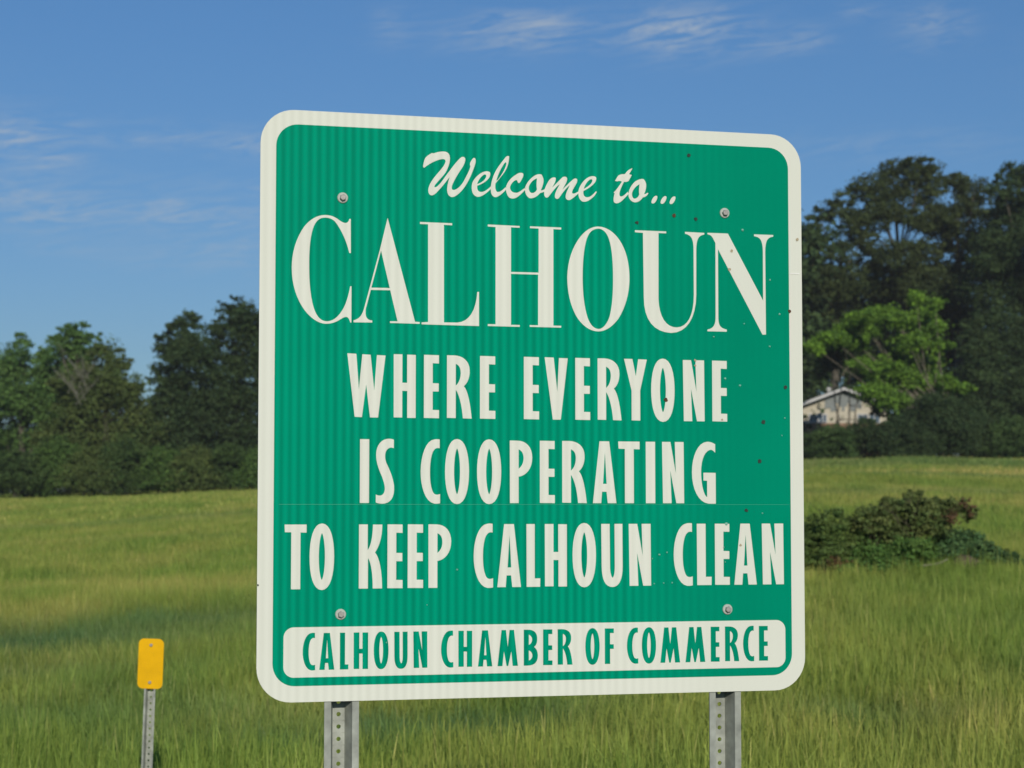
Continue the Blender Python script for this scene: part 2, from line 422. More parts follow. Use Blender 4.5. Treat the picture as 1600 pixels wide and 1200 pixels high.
# ------------------------------------------------------------------ trees
def leaves(centers, radii, n_sub, n_leaf, leaf, cols, r, flat=.75, sub=.30, up=.35):
    """foliage: lobes -> twig sprays -> folded leaf faces; returns V, F, C"""
    Vs, Cs = [], []
    w = radii.prod(1) ** (2 / 3); w = w / w.sum()
    ns = max(int(n_sub), 1)
    li = r.choice(len(centers), ns, p=w)
    d = r.normal(size=(ns, 3)); d /= np.linalg.norm(d, axis=1)[:, None]
    rad = r.random(ns) ** .33 * .5 + .5
    inner = r.random(ns) < .28
    rad = np.where(inner, r.random(ns) * .65, rad)
    sc = centers[li] + d * radii[li] * rad[:, None]
    sr = radii[li].mean(1) * sub * r.uniform(.45, 1.6, ns)
    stretch = r.uniform(.6, 1.6, (ns, 3)) * np.array([1.15, 1.15, .9])
    tone = r.uniform(.72, 1.28, ns)
    mixc = r.random(ns)[:, None]
    subcol = (cols[0] * (1 - mixc) + cols[1] * mixc) * tone[:, None]
    nl = ns * n_leaf
    si = np.repeat(np.arange(ns), n_leaf)
    dd = r.normal(size=(nl, 3)); dd /= np.linalg.norm(dd, axis=1)[:, None]
    rr = r.random(nl) ** .5 * (1 + .35 * np.abs(r.normal(size=nl)))
    p = sc[si] + dd * rr[:, None] * sr[si][:, None] * stretch[si] * np.array([1, 1, flat])
    nrm = dd * .7 + r.normal(size=(nl, 3)) * .55 + np.array([0, 0, up]); nrm /= np.linalg.norm(nrm, axis=1)[:, None]
    t1 = np.cross(nrm, r.normal(size=(nl, 3))); t1 /= np.linalg.norm(t1, axis=1)[:, None]
    t2 = np.cross(nrm, t1)
    L = leaf * r.uniform(.6, 1.35, nl)[:, None]
    a = p - t1 * L * .5; c = p + t1 * L * .5
    b = p + t2 * L * .32 + nrm * L * .12; e = p - t2 * L * .32 + nrm * L * .12
    V = np.stack([a, b, c, e], 1).reshape(-1, 3)
    k = np.arange(nl)[:, None] * 4
    Fq = np.concatenate([k + np.array([[0, 1, 2]]), k + np.array([[0, 2, 3]])])
    col = subcol[si] * r.uniform(.8, 1.2, (nl, 1))
    return V, Fq, np.repeat(col, 4, 0)

def lobes_at(lobes, D, r, depth=1.0):
    C, R = [], []
    for (u, v, ru, rv) in lobes:
        q = D + r.uniform(-1, 1) * depth
        C.append(at(u, v, q)); k = q / F
        R.append([ru * k, (ru + rv) / 2 * k * 1.0, rv * k])
    return np.array(C), np.array(R)

def tree(name, label, D, base_u, lobes, cols, seed, cat='tree', group=None, n_sub=170, n_leaf=34, leaf=.20, trunk_r=.28,
         bark=None, limbs=True, depth=1.6, sub=.30, flat=.75, forks=1, crown_name='crown', trunk_name='trunk'):
    r = np.random.default_rng(seed)
    if D > 60 and cat == 'tree':            # small tufts standing out of each lobe: an uneven outline
        extra = []
        for (u, v, ru, rv) in lobes:
            for q in range(2):
                a = r.uniform(-.3, math.pi + .3); k_ = r.uniform(.22, .42)
                extra.append((u + ru * 1.0 * math.cos(a), v - rv * 1.0 * math.sin(a), ru * k_, rv * k_))
        lobes = list(lobes) + extra
        n0 = len(lobes) - len(extra)
    else: n0 = len(lobes)
    C, R = lobes_at(lobes, D, r, depth)
    bx = at(base_u, 700, D)[0]; bz = float(height(bx, D))
    root = empty(name, (bx, D, bz), label, cat, group)
    O = np.array([bx, D, bz])
    if D > 60: n_sub = int(n_sub * 2.3); n_leaf = int(n_leaf * 1.75)
    V, Fq, col = leaves(C - O, R, n_sub, n_leaf, leaf * (.84 if D > 60 else 1.15), [np.array(c) for c in cols], r, flat, sub)
    link(bpy.data.objects.new(crown_name, fast_mesh(crown_name, V, Fq, M_LEAF, col)), root)
    TV, TF = [], []
    top = C[np.argmax(C[:n0, 2])] - O
    for f in range(forks):
        off = np.array([(f - (forks - 1) / 2) * trunk_r * 2.5, r.uniform(-.3, .3) * trunk_r, 0])
        tgt = C[r.integers(n0)] - O if forks > 1 else top
        pts = [off + np.array([0, 0, -.2])]
        for t in (.15, .35, .6, .85):
            pts.append(off * (1 - t) + tgt * t + np.array([r.normal(0, .12), r.normal(0, .12), 0]) * trunk_r * 3)
        rad = [trunk_r * q / math.sqrt(forks) for q in (1.25, 1.0, .8, .5, .2)]
        tube(TV, TF, pts, rad)
        if limbs:
            for i in range(n0):
                if forks > 1 and i % forks != f: continue
                c = C[i] - O
                t = float(np.clip((c[2] - R[i][2] * 1.2) / max(tgt[2], .5), .18, .7))
                s = off * (1 - t) + tgt * t
                m = (s + c) / 2 + np.array([0, 0, -.08 * np.linalg.norm(c - s)]) + r.normal(0, .15, 3) * trunk_r * 2
                tube(TV, TF, [s, m, c, c + (c - m) * .12], [trunk_r * .26, trunk_r * .17, trunk_r * .09, trunk_r * .03], 5)
    mesh_obj(trunk_name, TV, TF, bark or M_BARK, root, True)
    return root

OAK = [(.050, .080, .026), (.095, .128, .040)]
DARKG = [(.040, .078, .028), (.074, .120, .038)]
MIDG = [(.030, .070, .018), (.055, .095, .026)]
OLIVE = [(.088, .145, .036), (.138, .180, .048)]
BRIGHT = [(.205, .370, .036), (.095, .190, .030)]
PALEG = [(.085, .180, .042), (.145, .255, .062)]
LG = 'trees along the left edge of the field'
RG = 'trees behind the house on the right'
tree('broadleaf_tree', 'mid green tree with airy rounded tufts at the far left edge of the photo', 118, 30,
     [(38, 556, 34, 28), (12, 582, 26, 26), (62, 580, 30, 28), (30, 620, 48, 40), (-20, 600, 50, 60), (10, 680, 60, 50), (70, 660, 45, 60)], PALEG, 1, group=LG, n_sub=260, sub=.24)
tree('broadleaf_tree', 'tree with a pale green peaked top rising left of the olive tree with dead twigs', 116, 112,
     [(118, 522, 26, 20), (95, 546, 24, 22), (138, 548, 24, 20), (152, 528, 9, 8), (110, 580, 42, 34), (90, 620, 40, 45), (130, 640, 45, 50)], PALEG, 2, group=LG, n_sub=260, sub=.24)
tree('broadleaf_tree', 'olive green bushy tree with bare dead twigs poking out of its left side', 111, 165,
     [(168, 556, 26, 22), (150, 590, 34, 30), (184, 600, 34, 34), (120, 622, 36, 38), (205, 625, 20, 30), (160, 660, 60, 50), (100, 690, 40, 40), (210, 690, 38, 50)], OLIVE, 3, group=LG, n_sub=330, sub=.26)
tree('broadleaf_tree', 'dark green tree with a pointed shoulder, left of the tallest tree on the left', 113, 285,
     [(290, 508, 24, 22), (276, 540, 30, 30), (302, 560, 36, 40), (248, 585, 18, 18), (262, 620, 30, 34), (310, 640, 50, 60), (268, 680, 40, 50), (238, 640, 14, 20)], DARKG, 4, group=LG, n_sub=340, sub=.24)
tree('broadleaf_tree', 'tallest dark tree on the left, partly hidden by the left edge of the big sign', 115, 375,
     [(366, 487, 26, 22), (344, 520, 28, 30), (392, 510, 34, 34), (370, 560, 52, 50), (405, 620, 56, 60), (345, 640, 50, 60), (440, 560, 48, 60), (380, 690, 60, 50), (470, 640, 50, 70)], DARKG, 5, group=LG, n_sub=460, sub=.24)
# dead twigs on the olive tree
def twigs(root, name, u, v, D, n, seed, mat, length=1.6, spread=.7):
    r = np.random.default_rng(seed); O = np.array(root.location); V, Fq = [], []
    for i in range(n):
        a = at(u + r.uniform(-18, 18), v + r.uniform(0, 45), D) - O
        d = np.array([r.normal(-.15, spread), r.normal(-.2, .3), 1]); d /= np.linalg.norm(d)
        l = length * r.uniform(.5, 1.2)
        tube(V, Fq, [a, a + d * l * .5, a + d * l + np.array([r.normal(0, .15), 0, .1])], [.026 * length / 2, .016 * length / 2, .006 * length / 2], 4)
        for q in range(3):
            s = a + d * l * r.uniform(.3, .8); e = d + r.normal(0, .5, 3); e /= np.linalg.norm(e)
            tube(V, Fq, [s, s + e * l * .4], [.011 * length / 2, .004 * length / 2], 3)
    mesh_obj(name, V, Fq, mat, root)
twigs(bpy.data.objects['broadleaf_tree.002'], 'dead_branch', 122, 590, 109.0, 18, 5, M_TWIG, 2.0)
SG = 'bushes along the foot of the left trees'
SHR = [(28, 735, 45, 34, 1), (88, 722, 38, 44, 0), (140, 728, 42, 34, 2), (196, 722, 40, 42, 1), (252, 728, 38, 32, 0), (305, 728, 42, 32, 2), (356, 724, 38, 32, 1), (408, 728, 40, 30, 0)]
SHL = ['bush furthest left below the airy mid green tree', 'second bush from the left edge, below the pale peaked tree', 'bush at the foot of the olive tree with dead twigs, on its left', 'bush at the foot of the gap between olive and dark trees',
       'bush straight below the pointed dark tree', 'bush between the foot of the pointed dark tree and the tallest one', 'bush at the foot of the tallest left tree', 'bush beside the big sign\'s left edge, last of the left row']
SCOL = [[(.076, .156, .034), (.120, .205, .044)], [(.056, .110, .030), (.096, .155, .040)], [(.098, .150, .038), (.138, .184, .048)]]
for i, (u, v, ru, rv, k) in enumerate(SHR):
    tree('wild_bush', SHL[i], 104, u, [(u - ru * .4, v, ru * .6, rv * .7), (u + ru * .4, v + 2, ru * .6, rv * .75), (u, v - rv * .35, ru * .55, rv * .6), (u, v + rv * .6, ru * 1.2, rv * .6)], SCOL[k], 60 + i, 'bush', SG,
         n_sub=150, n_leaf=34, leaf=.14, trunk_r=.07, forks=3, crown_name='foliage', trunk_name='stems', depth=.8, sub=.28)

tree('broadleaf_tree', 'leaning outer oak nearest the big sign\'s right edge, sky showing through it', 131, 1300,
     [(1283, 338, 20, 17), (1312, 318, 22, 18), (1268, 372, 22, 20), (1330, 345, 24, 20), (1300, 392, 34, 18), (1262, 410, 24, 24), (1345, 380, 24, 20), (1240, 380, 20, 30), (1275, 445, 34, 30), (1318, 440, 36, 28), (1300, 490, 44, 34)], OAK, 11, group=RG, n_sub=240, n_leaf=36, sub=.27, trunk_r=.32, leaf=.2)
tree('broadleaf_tree', 'tallest round topped oak standing behind the bright green tree', 133, 1425,
     [(1396, 270, 24, 20), (1438, 266, 28, 20), (1360, 298, 28, 24), (1412, 300, 40, 26), (1452, 300, 22, 26), (1380, 335, 34, 24), (1430, 345, 28, 20), (1350, 350, 20, 20), (1462, 350, 24, 26), (1400, 395, 34, 22), (1440, 400, 26, 22), (1365, 410, 26, 22), (1475, 385, 20, 22), (1400, 440, 44, 30), (1450, 450, 40, 34)],
     OAK, 12, group=RG, n_sub=420, n_leaf=38, sub=.28, trunk_r=.42, leaf=.2)
tree('broadleaf_tree', 'oak with a flat shoulder between the tallest oak and the far right tree', 134, 1510,
     [(1490, 286, 26, 18), (1522, 300, 28, 22), (1500, 330, 30, 26), (1545, 335, 30, 28), (1482, 345, 20, 24), (1520, 380, 40, 30), (1495, 430, 34, 26), (1555, 400, 36, 36), (1480, 480, 36, 36), (1520, 500, 40, 40)], OAK, 13, group=RG, n_sub=330, n_leaf=38, sub=.28, trunk_r=.4, leaf=.2)
tree('broadleaf_tree', 'dark tree at the right edge of the photo with its crown running out of frame', 126, 1585,
     [(1592, 278, 28, 24), (1570, 300, 24, 24), (1620, 300, 40, 40), (1590, 345, 44, 40), (1560, 400, 44, 40), (1620, 400, 60, 60), (1590, 470, 60, 50), (1650, 460, 50, 80), (1540, 450, 36, 36)], DARKG, 14, group=RG, n_sub=520, n_leaf=38, sub=.26, trunk_r=.45, leaf=.2)
tree('broadleaf_tree', 'broad dark tree filling the space behind the house roof', 140, 1310,
     [(1290, 450, 44, 38), (1340, 450, 40, 36), (1260, 480, 40, 50), (1320, 500, 50, 46), (1380, 470, 44, 40), (1280, 560, 46, 46), (1350, 560, 50, 50), (1250, 600, 40, 50)], DARKG, 15, group=RG, n_sub=430, n_leaf=38, sub=.3, trunk_r=.45, leaf=.22)
tree('broadleaf_tree', 'dark tree directly behind the bright green tree', 138, 1440,
     [(1420, 460, 44, 40), (1470, 450, 46, 40), (1440, 520, 54, 50), (1400, 560, 46, 50), (1490, 510, 46, 50), (1450, 590, 60, 50), (1510, 570, 46, 50)], DARKG, 16, group=RG, n_sub=430, n_leaf=38, sub=.3, trunk_r=.45, leaf=.22)
tree('broadleaf_tree', 'low dark tree at the right edge, under the crown that leaves the frame', 118, 1575,
     [(1560, 530, 50, 50), (1600, 560, 60, 60), (1530, 580, 40, 50), (1570, 630, 56, 50), (1640, 600, 60, 90), (1530, 640, 36, 40)], DARKG, 17, group=RG, n_sub=430, n_leaf=38, sub=.28, trunk_r=.4)
# the bright yellow-green tree in front of the dark wood
tree('young_broadleaf_tree', 'bright yellow green young tree lit up against the dark wood beside the house', 106, 1405,
     [(1432, 466, 13, 10), (1461, 476, 13, 9), (1445, 492, 16, 9), (1378, 490, 22, 9), (1345, 500, 20, 9), (1405, 500, 24, 11), (1325, 512, 18, 9), (1300, 530, 20, 9), (1272, 543, 18, 9), (1338, 536, 16, 9),
      (1450, 512, 22, 10), (1425, 535, 26, 10), (1470, 540, 16, 9), (1360, 520, 16, 8), (1350, 566, 18, 9), (1385, 582, 30, 12), (1415, 600, 32, 13), (1370, 612, 26, 9), (1450, 592, 26, 11), (1480, 602, 22, 9), (1508, 606, 13, 6), (1440, 566, 24, 10), (1395, 628, 22, 8), (1400, 556, 20, 9)],
     BRIGHT, 18, n_sub=480, n_leaf=30, leaf=.2, trunk_r=.12, bark=M_BARKL, forks=2, sub=.50, depth=2.2, flat=.85)
tree('young_broadleaf_tree', 'thin grey stemmed tree fanning up in front of the house gable', 112, 1318,
     [(1300, 560, 24, 18), (1330, 560, 18, 16), (1285, 582, 16, 10), (1318, 535, 20, 14), (1345, 590, 14, 12), (1372, 642, 13, 12), (1356, 626, 9, 6)], [(.04, .075, .02), (.06, .09, .03)], 19, n_sub=75, n_leaf=22, trunk_r=.14, bark=M_BARKL, forks=4, sub=.34)
RSG = 'bushes along the foot of the right trees'
RS = [(1468, 655, 52, 42, 103, 'large rounded dark bush right of the house below the bright tree', 1, 360), (1408, 678, 42, 30, 101, 'low dark bush between the house and the large rounded bush', 1, 150), (1352, 682, 36, 28, 102, 'low bush in front of the brick base of the house', 1, 120),
      (1302, 686, 32, 24, 101, 'low green bush at the left corner of the house', 0, 120), (1264, 692, 24, 20, 102, 'small bush touching the right edge of the big sign, at the foot of the trees', 0, 90), (1530, 676, 30, 30, 104, 'dark bush just right of the large rounded bush', 1, 150),
      (1582, 680, 36, 30, 103, 'bush at the right edge of the photo at the top of the field', 0, 170), (1505, 640, 30, 26, 106, 'upper dark bush behind the large rounded bush', 1, 130), (1640, 680, 36, 40, 104, 'bush just beyond the right edge of the photo', 0, 100)]
for i, (u, v, ru, rv, D, lab, k, ns) in enumerate(RS):
    tree('wild_bush', lab, D, u, [(u - ru * .4, v, ru * .6, rv * .7), (u + ru * .4, v + 2, ru * .6, rv * .75), (u, v - rv * .35, ru * .6, rv * .62), (u, v + rv * .7, ru * 1.15, rv * .6)],
         [[(.058, .116, .032), (.090, .150, .042)], [(.042, .084, .030), (.070, .112, .038)]][k], 80 + i, 'bush', RSG, n_sub=ns, n_leaf=36, leaf=.13, trunk_r=.07, forks=3, crown_name='foliage', trunk_name='stems', depth=.8, sub=.28)

# the wood that carries on behind the big sign and beyond both sides of the frame
r = np.random.default_rng(55)
C, R = [], []
for u in list(range(500, 1240, 42)) + list(range(-560, -60, 60)) + list(range(1700, 2160, 60)):
    topv = 520 - 150 * float(smooth(500, 1250, u)) + r.uniform(-35, 35) if 450 < u < 1300 else (600 if u < 0 else 330) + r.uniform(-40, 40)
    v = topv + 30
    while v < 740:
        D = 122 + r.uniform(-2, 4); rr_ = r.uniform(34, 52)
        C.append(at(u + r.uniform(-34, 34), v, D)); R.append([rr_ * D / F * r.uniform(.8, 1.4), rr_ * D / F, rr_ * D / F * .9]); v += rr_ * r.uniform(.7, 1.1)
for u in list(range(-40, 480, 36)) + list(range(1240, 1660, 36)):
    for v in ((700, 735) if u < 600 else (640, 675)):
        C.append(at(u, v, 136 + r.uniform(-2, 2))); R.append([1.9, 1.6, 1.5])
V, Fq, col = leaves(np.array(C), np.array(R), 5400, 34, .44, [np.array(c) for c in DARKG], r, .8, .5)
wood = link(bpy.data.objects.new('woodland', fast_mesh('woodland', V, Fq, M_LEAF, col)))
tag(wood, 'dark woodland running on behind the big sign and past both sides', 'woodland', kind='stuff')

# ------------------------------------------------------------------ house
def box(V, Fc, x0, x1, y0, y1, z0, z1):
    k = len(V)
    for z in (z0, z1):
        for x, y in ((x0, y0), (x1, y0), (x1, y1), (x0, y1)): V.append((x, y, z))
    for f in ((0, 3, 2, 1), (4, 5, 6, 7), (0, 1, 5, 4), (1, 2, 6, 5), (2, 3, 7, 6), (3, 0, 4, 7)): Fc.append(tuple(k + i for i in f))
DH = 121.0
hb = at(1318, 690, DH); hz = float(height(hb[0], DH))
apex = at(1318.7, 609, DH)[2] - hz
eave = at(1318, 634, DH)[2] - hz
hw = 68 * DH / F
house = empty('house', (hb[0], DH, hz), 'small cream gabled house with brick base, half hidden by bushes on the right', 'house')
M_CREAM = simple_mat('cream_siding', (.46, .42, .32), .8, 0, .08, 3)
M_GREYS = simple_mat('grey_gable_boards', (.20, .22, .21), .8, 0, .1, 3)
M_BRICK = simple_mat('orange_brick', (.26, .16, .10), .9, 0, .3, 6)
M_ROOF = simple_mat('pale_grey_roofing', (.22, .22, .21), .8, 0, .15, 3)
M_TRIM = simple_mat('white_trim', (.48, .48, .46), .6, 0, .05, 3)
m, nt, b = new_mat('window_glass'); b.inputs['Base Color'].default_value = (.10, .14, .18, 1); b.inputs['Roughness'].default_value = .12; b.inputs['Specular IOR Level'].default_value = .8
M_GLASS = m
bz = at(1318, 661, DH)[2] - hz
V, Fq = [], []; box(V, Fq, -hw, hw, 0, 9, -.5, bz); mesh_obj('brick_base', V, Fq, M_BRICK, house)
V, Fq = [], []; box(V, Fq, -hw + .03, hw - .03, .03, 8.97, bz, eave); mesh_obj('wall', V, Fq, M_CREAM, house)
gx = hw - .03
mesh_obj('gable', [(-gx, .03, eave), (gx, .03, eave), (0, .03, apex - .05), (-gx, 8.97, eave), (gx, 8.97, eave), (0, 8.97, apex - .05)],
         [(0, 1, 2), (5, 4, 3), (0, 3, 4, 1), (1, 4, 5, 2), (2, 5, 3, 0)], M_CREAM, house)
# grey vertical boards in the peak of the gable
V, Fq = [], []
for i in range(-6, 7):
    x = i * .17; zt = apex - .12 - abs(x) * (apex - eave) / hw; zb = max(eave - .35, zt - .85 - .3 * math.cos(i * 1.7))
    if zt - zb > .1: box(V, Fq, x - .08, x + .08, -.02, .025, zb, zt)
mesh_obj('gable_board', V, Fq, M_GREYS, house)
ov = .45; sl = (apex - eave) / hw
V = []
for yy in (-.5, 9.4):
    V += [(-hw - ov, yy, eave - sl * ov), (0, yy, apex), (hw + ov, yy, eave - sl * ov), (hw + ov, yy, eave - sl * ov + .14), (0, yy, apex + .14), (-hw - ov, yy, eave - sl * ov + .14)]
Fq = [(0, 1, 4, 5), (1, 2, 3, 4), (6, 11, 10, 7), (7, 10, 9, 8), (5, 4, 10, 11), (4, 3, 9, 10), (0, 6, 7, 1), (1, 7, 8, 2), (0, 5, 11, 6), (2, 8, 9, 3)]
roof = mesh_obj('roof', V, Fq, M_ROOF, house)
V = []
for yy in (-.54, -.503):
    V += [(-hw - ov, yy, eave - sl * ov - .03), (0, yy, apex - .03), (hw + ov, yy, eave - sl * ov - .03), (hw + ov, yy, eave - sl * ov + .13), (0, yy, apex + .13), (-hw - ov, yy, eave - sl * ov + .13)]
mesh_obj('fascia', V, [tuple(reversed(f)) if 0 else f for f in Fq], M_TRIM, roof)
V, Fq = [], []
vx = (1299.5 - 1318.7) * DH / F
tube(V, Fq, [(vx, .8, apex - abs(vx) * sl), (vx, .8, apex - abs(vx) * sl + .25)], [.06, .06], 8)
for a, rr1, b_, rr2 in ((.20, .08, .28, .15), (.28, .15, .38, .15), (.38, .15, .46, .07)):
    tube(V, Fq, [(vx, .8, apex - abs(vx) * sl + a), (vx, .8, apex - abs(vx) * sl + b_)], [rr1, rr2], 10)
mesh_obj('roof_vent', V, Fq, M_TRIM, roof, True)
for (u0, u1, v0, v1) in ((1266, 1278, 648, 659), (1281, 1292, 648, 659), (1342, 1356, 648, 660), (1360, 1375, 648, 660)):
    x0, x1 = (u0 - 1318.7) * DH / F, (u1 - 1318.7) * DH / F
    z1 = at(1300, v0, DH)[2] - hz; z0 = at(1300, v1, DH)[2] - hz
    V, Fq = [], []
    for q in ((x0 - .05, x1 + .05, z1, z1 + .06), (x0 - .05, x1 + .05, z0 - .06, z0), (x0 - .05, x0, z0, z1), (x1, x1 + .05, z0, z1), ((x0 + x1) / 2 - .02, (x0 + x1) / 2 + .02, z0, z1)):
        box(V, Fq, q[0], q[1], -.03, .028, q[2], q[3])
    w = mesh_obj('window', V, Fq, M_TRIM, house)
    V, Fq = [], []; box(V, Fq, x0, x1, .005, .02, z0, z1); mesh_obj('pane', V, Fq, M_GLASS, w)

# ------------------------------------------------------------------ weedy bush in the field
BG = 'plants in the overgrown clump in the field'
def clump(name, label, D, base_u, lobes, cols, seed, **k):
    return tree(name, label, D, base_u, lobes, cols, seed, 'bush' if 'bush' in name or 'bramble' in name else 'weed', BG, crown_name='foliage', trunk_name='stems', **k)
BD = 20.6
clump('bramble_bush', 'dark bramble at the left end of the field clump, beside the big sign', BD, 1292,
      [(1272, 835, 20, 28), (1300, 822, 22, 28), (1325, 840, 26, 32), (1262, 862, 20, 28), (1312, 864, 30, 24), (1308, 800, 8, 10), (1290, 808, 7, 10), (1275, 806, 5, 7), (1328, 812, 6, 6), (1317, 800, 4, 7)], [(.110, .185, .050), (.175, .245, .062)], 101,
      n_sub=560, n_leaf=34, leaf=.025, trunk_r=.012, forks=6, depth=.3, sub=.22)
clump('bramble_bush', 'tall arching bramble with reddish brown top in the middle of the field clump', BD + .2, 1400,
      [(1362, 812, 28, 22), (1398, 800, 28, 22), (1425, 786, 22, 16), (1440, 802, 30, 22), (1470, 800, 24, 20), (1495, 790, 18, 12), (1514, 802, 10, 14), (1395, 832, 40, 24), (1350, 838, 28, 24), (1455, 822, 30, 16), (1345, 797, 7, 7), (1418, 771, 8, 6), (1438, 770, 6, 6), (1384, 783, 8, 7), (1458, 781, 9, 7), (1524, 796, 6, 8), (1362, 792, 6, 6)],
      [(.190, .225, .070), (.120, .185, .054)], 102, n_sub=1000, n_leaf=34, leaf=.025, trunk_r=.014, forks=7, depth=.3, sub=.20)
clump('broadleaf_weed', 'reddish brown dying shoots at the lower left of the field clump', BD - .3, 1315, [(1314, 886, 13, 12), (1300, 878, 8, 9), (1328, 892, 8, 8)], [(.18, .085, .045), (.14, .11, .045)], 103,
      n_sub=34, n_leaf=18, leaf=.03, trunk_r=.008, forks=3, depth=.1, sub=.4)
clump('broadleaf_weed', 'bright green weeds below the tall bramble in the field clump', BD - .4, 1390, [(1365, 872, 34, 24), (1410, 866, 34, 24), (1395, 888, 50, 16), (1440, 862, 26, 18), (1345, 895, 40, 12)], [(.100, .215, .048), (.150, .250, .056)], 104,
      n_sub=420, n_leaf=26, leaf=.030, trunk_r=.008, forks=6, depth=.3, sub=.26)
clump('broadleaf_weed', 'bluish green rounded weeds right of the bramble, behind the brown stump', BD + .3, 1500, [(1480, 842, 26, 18), (1512, 845, 26, 16), (1538, 862, 24, 14), (1500, 862, 40, 14), (1470, 868, 26, 16)], [(.080, .175, .066), (.125, .215, .072)], 105,
      n_sub=360, n_leaf=26, leaf=.028, trunk_r=.008, forks=6, depth=.3, sub=.26)
clump('broadleaf_weed', 'low trailing weeds at the right end of the field clump', BD + .5, 1570, [(1568, 870, 24, 9), (1598, 882, 24, 8), (1545, 878, 26, 10), (1620, 888, 20, 8)], [(.070, .150, .055), (.10, .175, .055)], 106,
      n_sub=200, n_leaf=24, leaf=.028, trunk_r=.008, forks=4, depth=.2, sub=.28)
clump('broadleaf_weed', 'small green weed right in front of the brown stump', BD - .5, 1512, [(1496, 893, 12, 8), (1520, 894, 12, 7), (1536, 888, 10, 8)], [(.085, .180, .045), (.120, .210, .050)], 107,
      n_sub=40, n_leaf=18, leaf=.034, trunk_r=.006, forks=3, depth=.1, sub=.35)
# reddish top of the bramble
rb = bpy.data.objects['bramble_bush.001']
rr_ = np.random.default_rng(9); C, R = lobes_at([(1505, 782, 12, 8), (1478, 806, 18, 14), (1445, 812, 18, 12), (1430, 830, 16, 10), (1516, 798, 8, 10)], BD, rr_, .2)
V, Fq, col = leaves(C - np.array(rb.location), R, 38, 18, .032, [np.array((.190, .105, .055)), np.array((.150, .110, .050))], rr_, .75, .35)
o = link(bpy.data.objects.new('reddish_foliage', fast_mesh('reddish_foliage', V, Fq, M_LEAF, col)), rb)
twigs(rb, 'bare_shoot', 1425, 792, BD, 5, 8, M_STEM, .30, .5)
twigs(rb, 'bare_shoot', 1370, 815, BD, 5, 9, M_STEM, .26, .5)
twigs(rb, 'bare_shoot', 1490, 800, BD, 4, 10, M_STEM, .20, .8)
twigs(bpy.data.objects['bramble_bush'], 'bare_shoot', 1298, 820, BD, 5, 11, M_STEM, .26, .5)
# stump
sp0 = at(1508, 884, BD - .1); sz = float(height(sp0[0], sp0[1]))
V, Fq = [], []
rr_ = np.random.default_rng(3)
K = 12
for ring, (rz, zz) in enumerate(((.17, -.05), (.165, .06), (.14, .13), (.09, .175), (.03, .19))):
    for j in range(K):
        th = 2 * math.pi * j / K; q = rz * (1 + .14 * math.sin(3 * th + ring) + rr_.normal(0, .04))
        V.append((q * math.cos(th), q * .8 * math.sin(th), zz + rr_.normal(0, .008)))
for ring in range(4):
    for j in range(K): Fq.append((ring * K + j, ring * K + (j + 1) % K, (ring + 1) * K + (j + 1) % K, (ring + 1) * K + j))
Fq.append(tuple(4 * K + j for j in range(K)))
stump = mesh_obj('tree_stump', V, Fq, simple_mat('weathered_stump', (.085, .065, .038), .95, 0, .4, 14, .4), None, True)
zvis = at(1508, 890, BD - .1)[2]
stump.location = (sp0[0], sp0[1], zvis - .05); tag(stump, 'low brown stump among the weeds at the right of the field clump', 'stump')
V, Fq = [], []
a, b_ = at(1440, 884, BD - .8), at(1473, 878, BD - .8)
tube(V, Fq, [a, a * .4 + b_ * .6 + np.array([0, 0, -.01]), b_, b_ + np.array([.05, 0, .03])], [.012, .011, .009, .004], 6)
st = mesh_obj('fallen_branch', V, Fq, simple_mat('bleached_wood', (.28, .26, .18), .9), None, True)
tag(st, 'short bleached branch lying in the weeds left of the brown stump', 'branch')

# ------------------------------------------------------------------ the big sign
P0 = np.array([-.519104, 4.119394, 1.170829]); YAW, LEAN, ROLL = .261303, .00743, -.0021397
SW, SH = 1.20008, 1.22
e1 = np.array([math.cos(YAW), math.sin(YAW), 0]); up = np.array([-math.sin(YAW) * LEAN, math.cos(YAW) * LEAN, 1.0]); up /= np.linalg.norm(up)
ex = e1 * math.cos(ROLL) + up * math.sin(ROLL); ez = up * math.cos(ROLL) - e1 * math.sin(ROLL)
ey = np.cross(ez, ex)                       # away from the camera
MS = Matrix(((ex[0], ey[0], ez[0], P0[0]), (ex[1], ey[1], ez[1], P0[1]), (ex[2], ey[2], ez[2], P0[2]), (0, 0, 0, 1)))
sign = empty('welcome_sign', (0, 0, 0), 'large green and white welcome sign on two perforated steel posts', 'road sign')
# the thing's own origin sits on the ground between the posts; the panel frame is built from P0
base = P0 + ex * SW / 2; gz = float(height(base[0], base[1]))
MSr = MS.copy(); MSr.translation = Vector((base[0], base[1], gz))
sign.matrix_world = MSr
bpy.context.view_layer.update()
OFF = MSr.inverted() @ MS                   # panel corner frame inside the sign's frame
OX, OY, OZ = OFF.translation
def px(u, v):
    """photo position -> (x, z) on the sign's face"""
    d = ray(u, v); o = np.array([0, 0, EYE])
    t = ((P0 - o) @ ey) / (d @ ey); q = o + d * t - P0
    return float(q @ ex), float(q @ ez)
def rrect(x0, x1, z0, z1, r, k=10):
    pts = []
    for cx_, cz_, a0 in ((x1 - r, z1 - r, 0), (x0 + r, z1 - r, 90), (x0 + r, z0 + r, 180), (x1 - r, z0 + r, 270)):
        for i in range(k + 1):
            a = math.radians(a0 + 90 * i / k); pts.append((cx_ + r * math.cos(a), cz_ + r * math.sin(a)))
    return pts
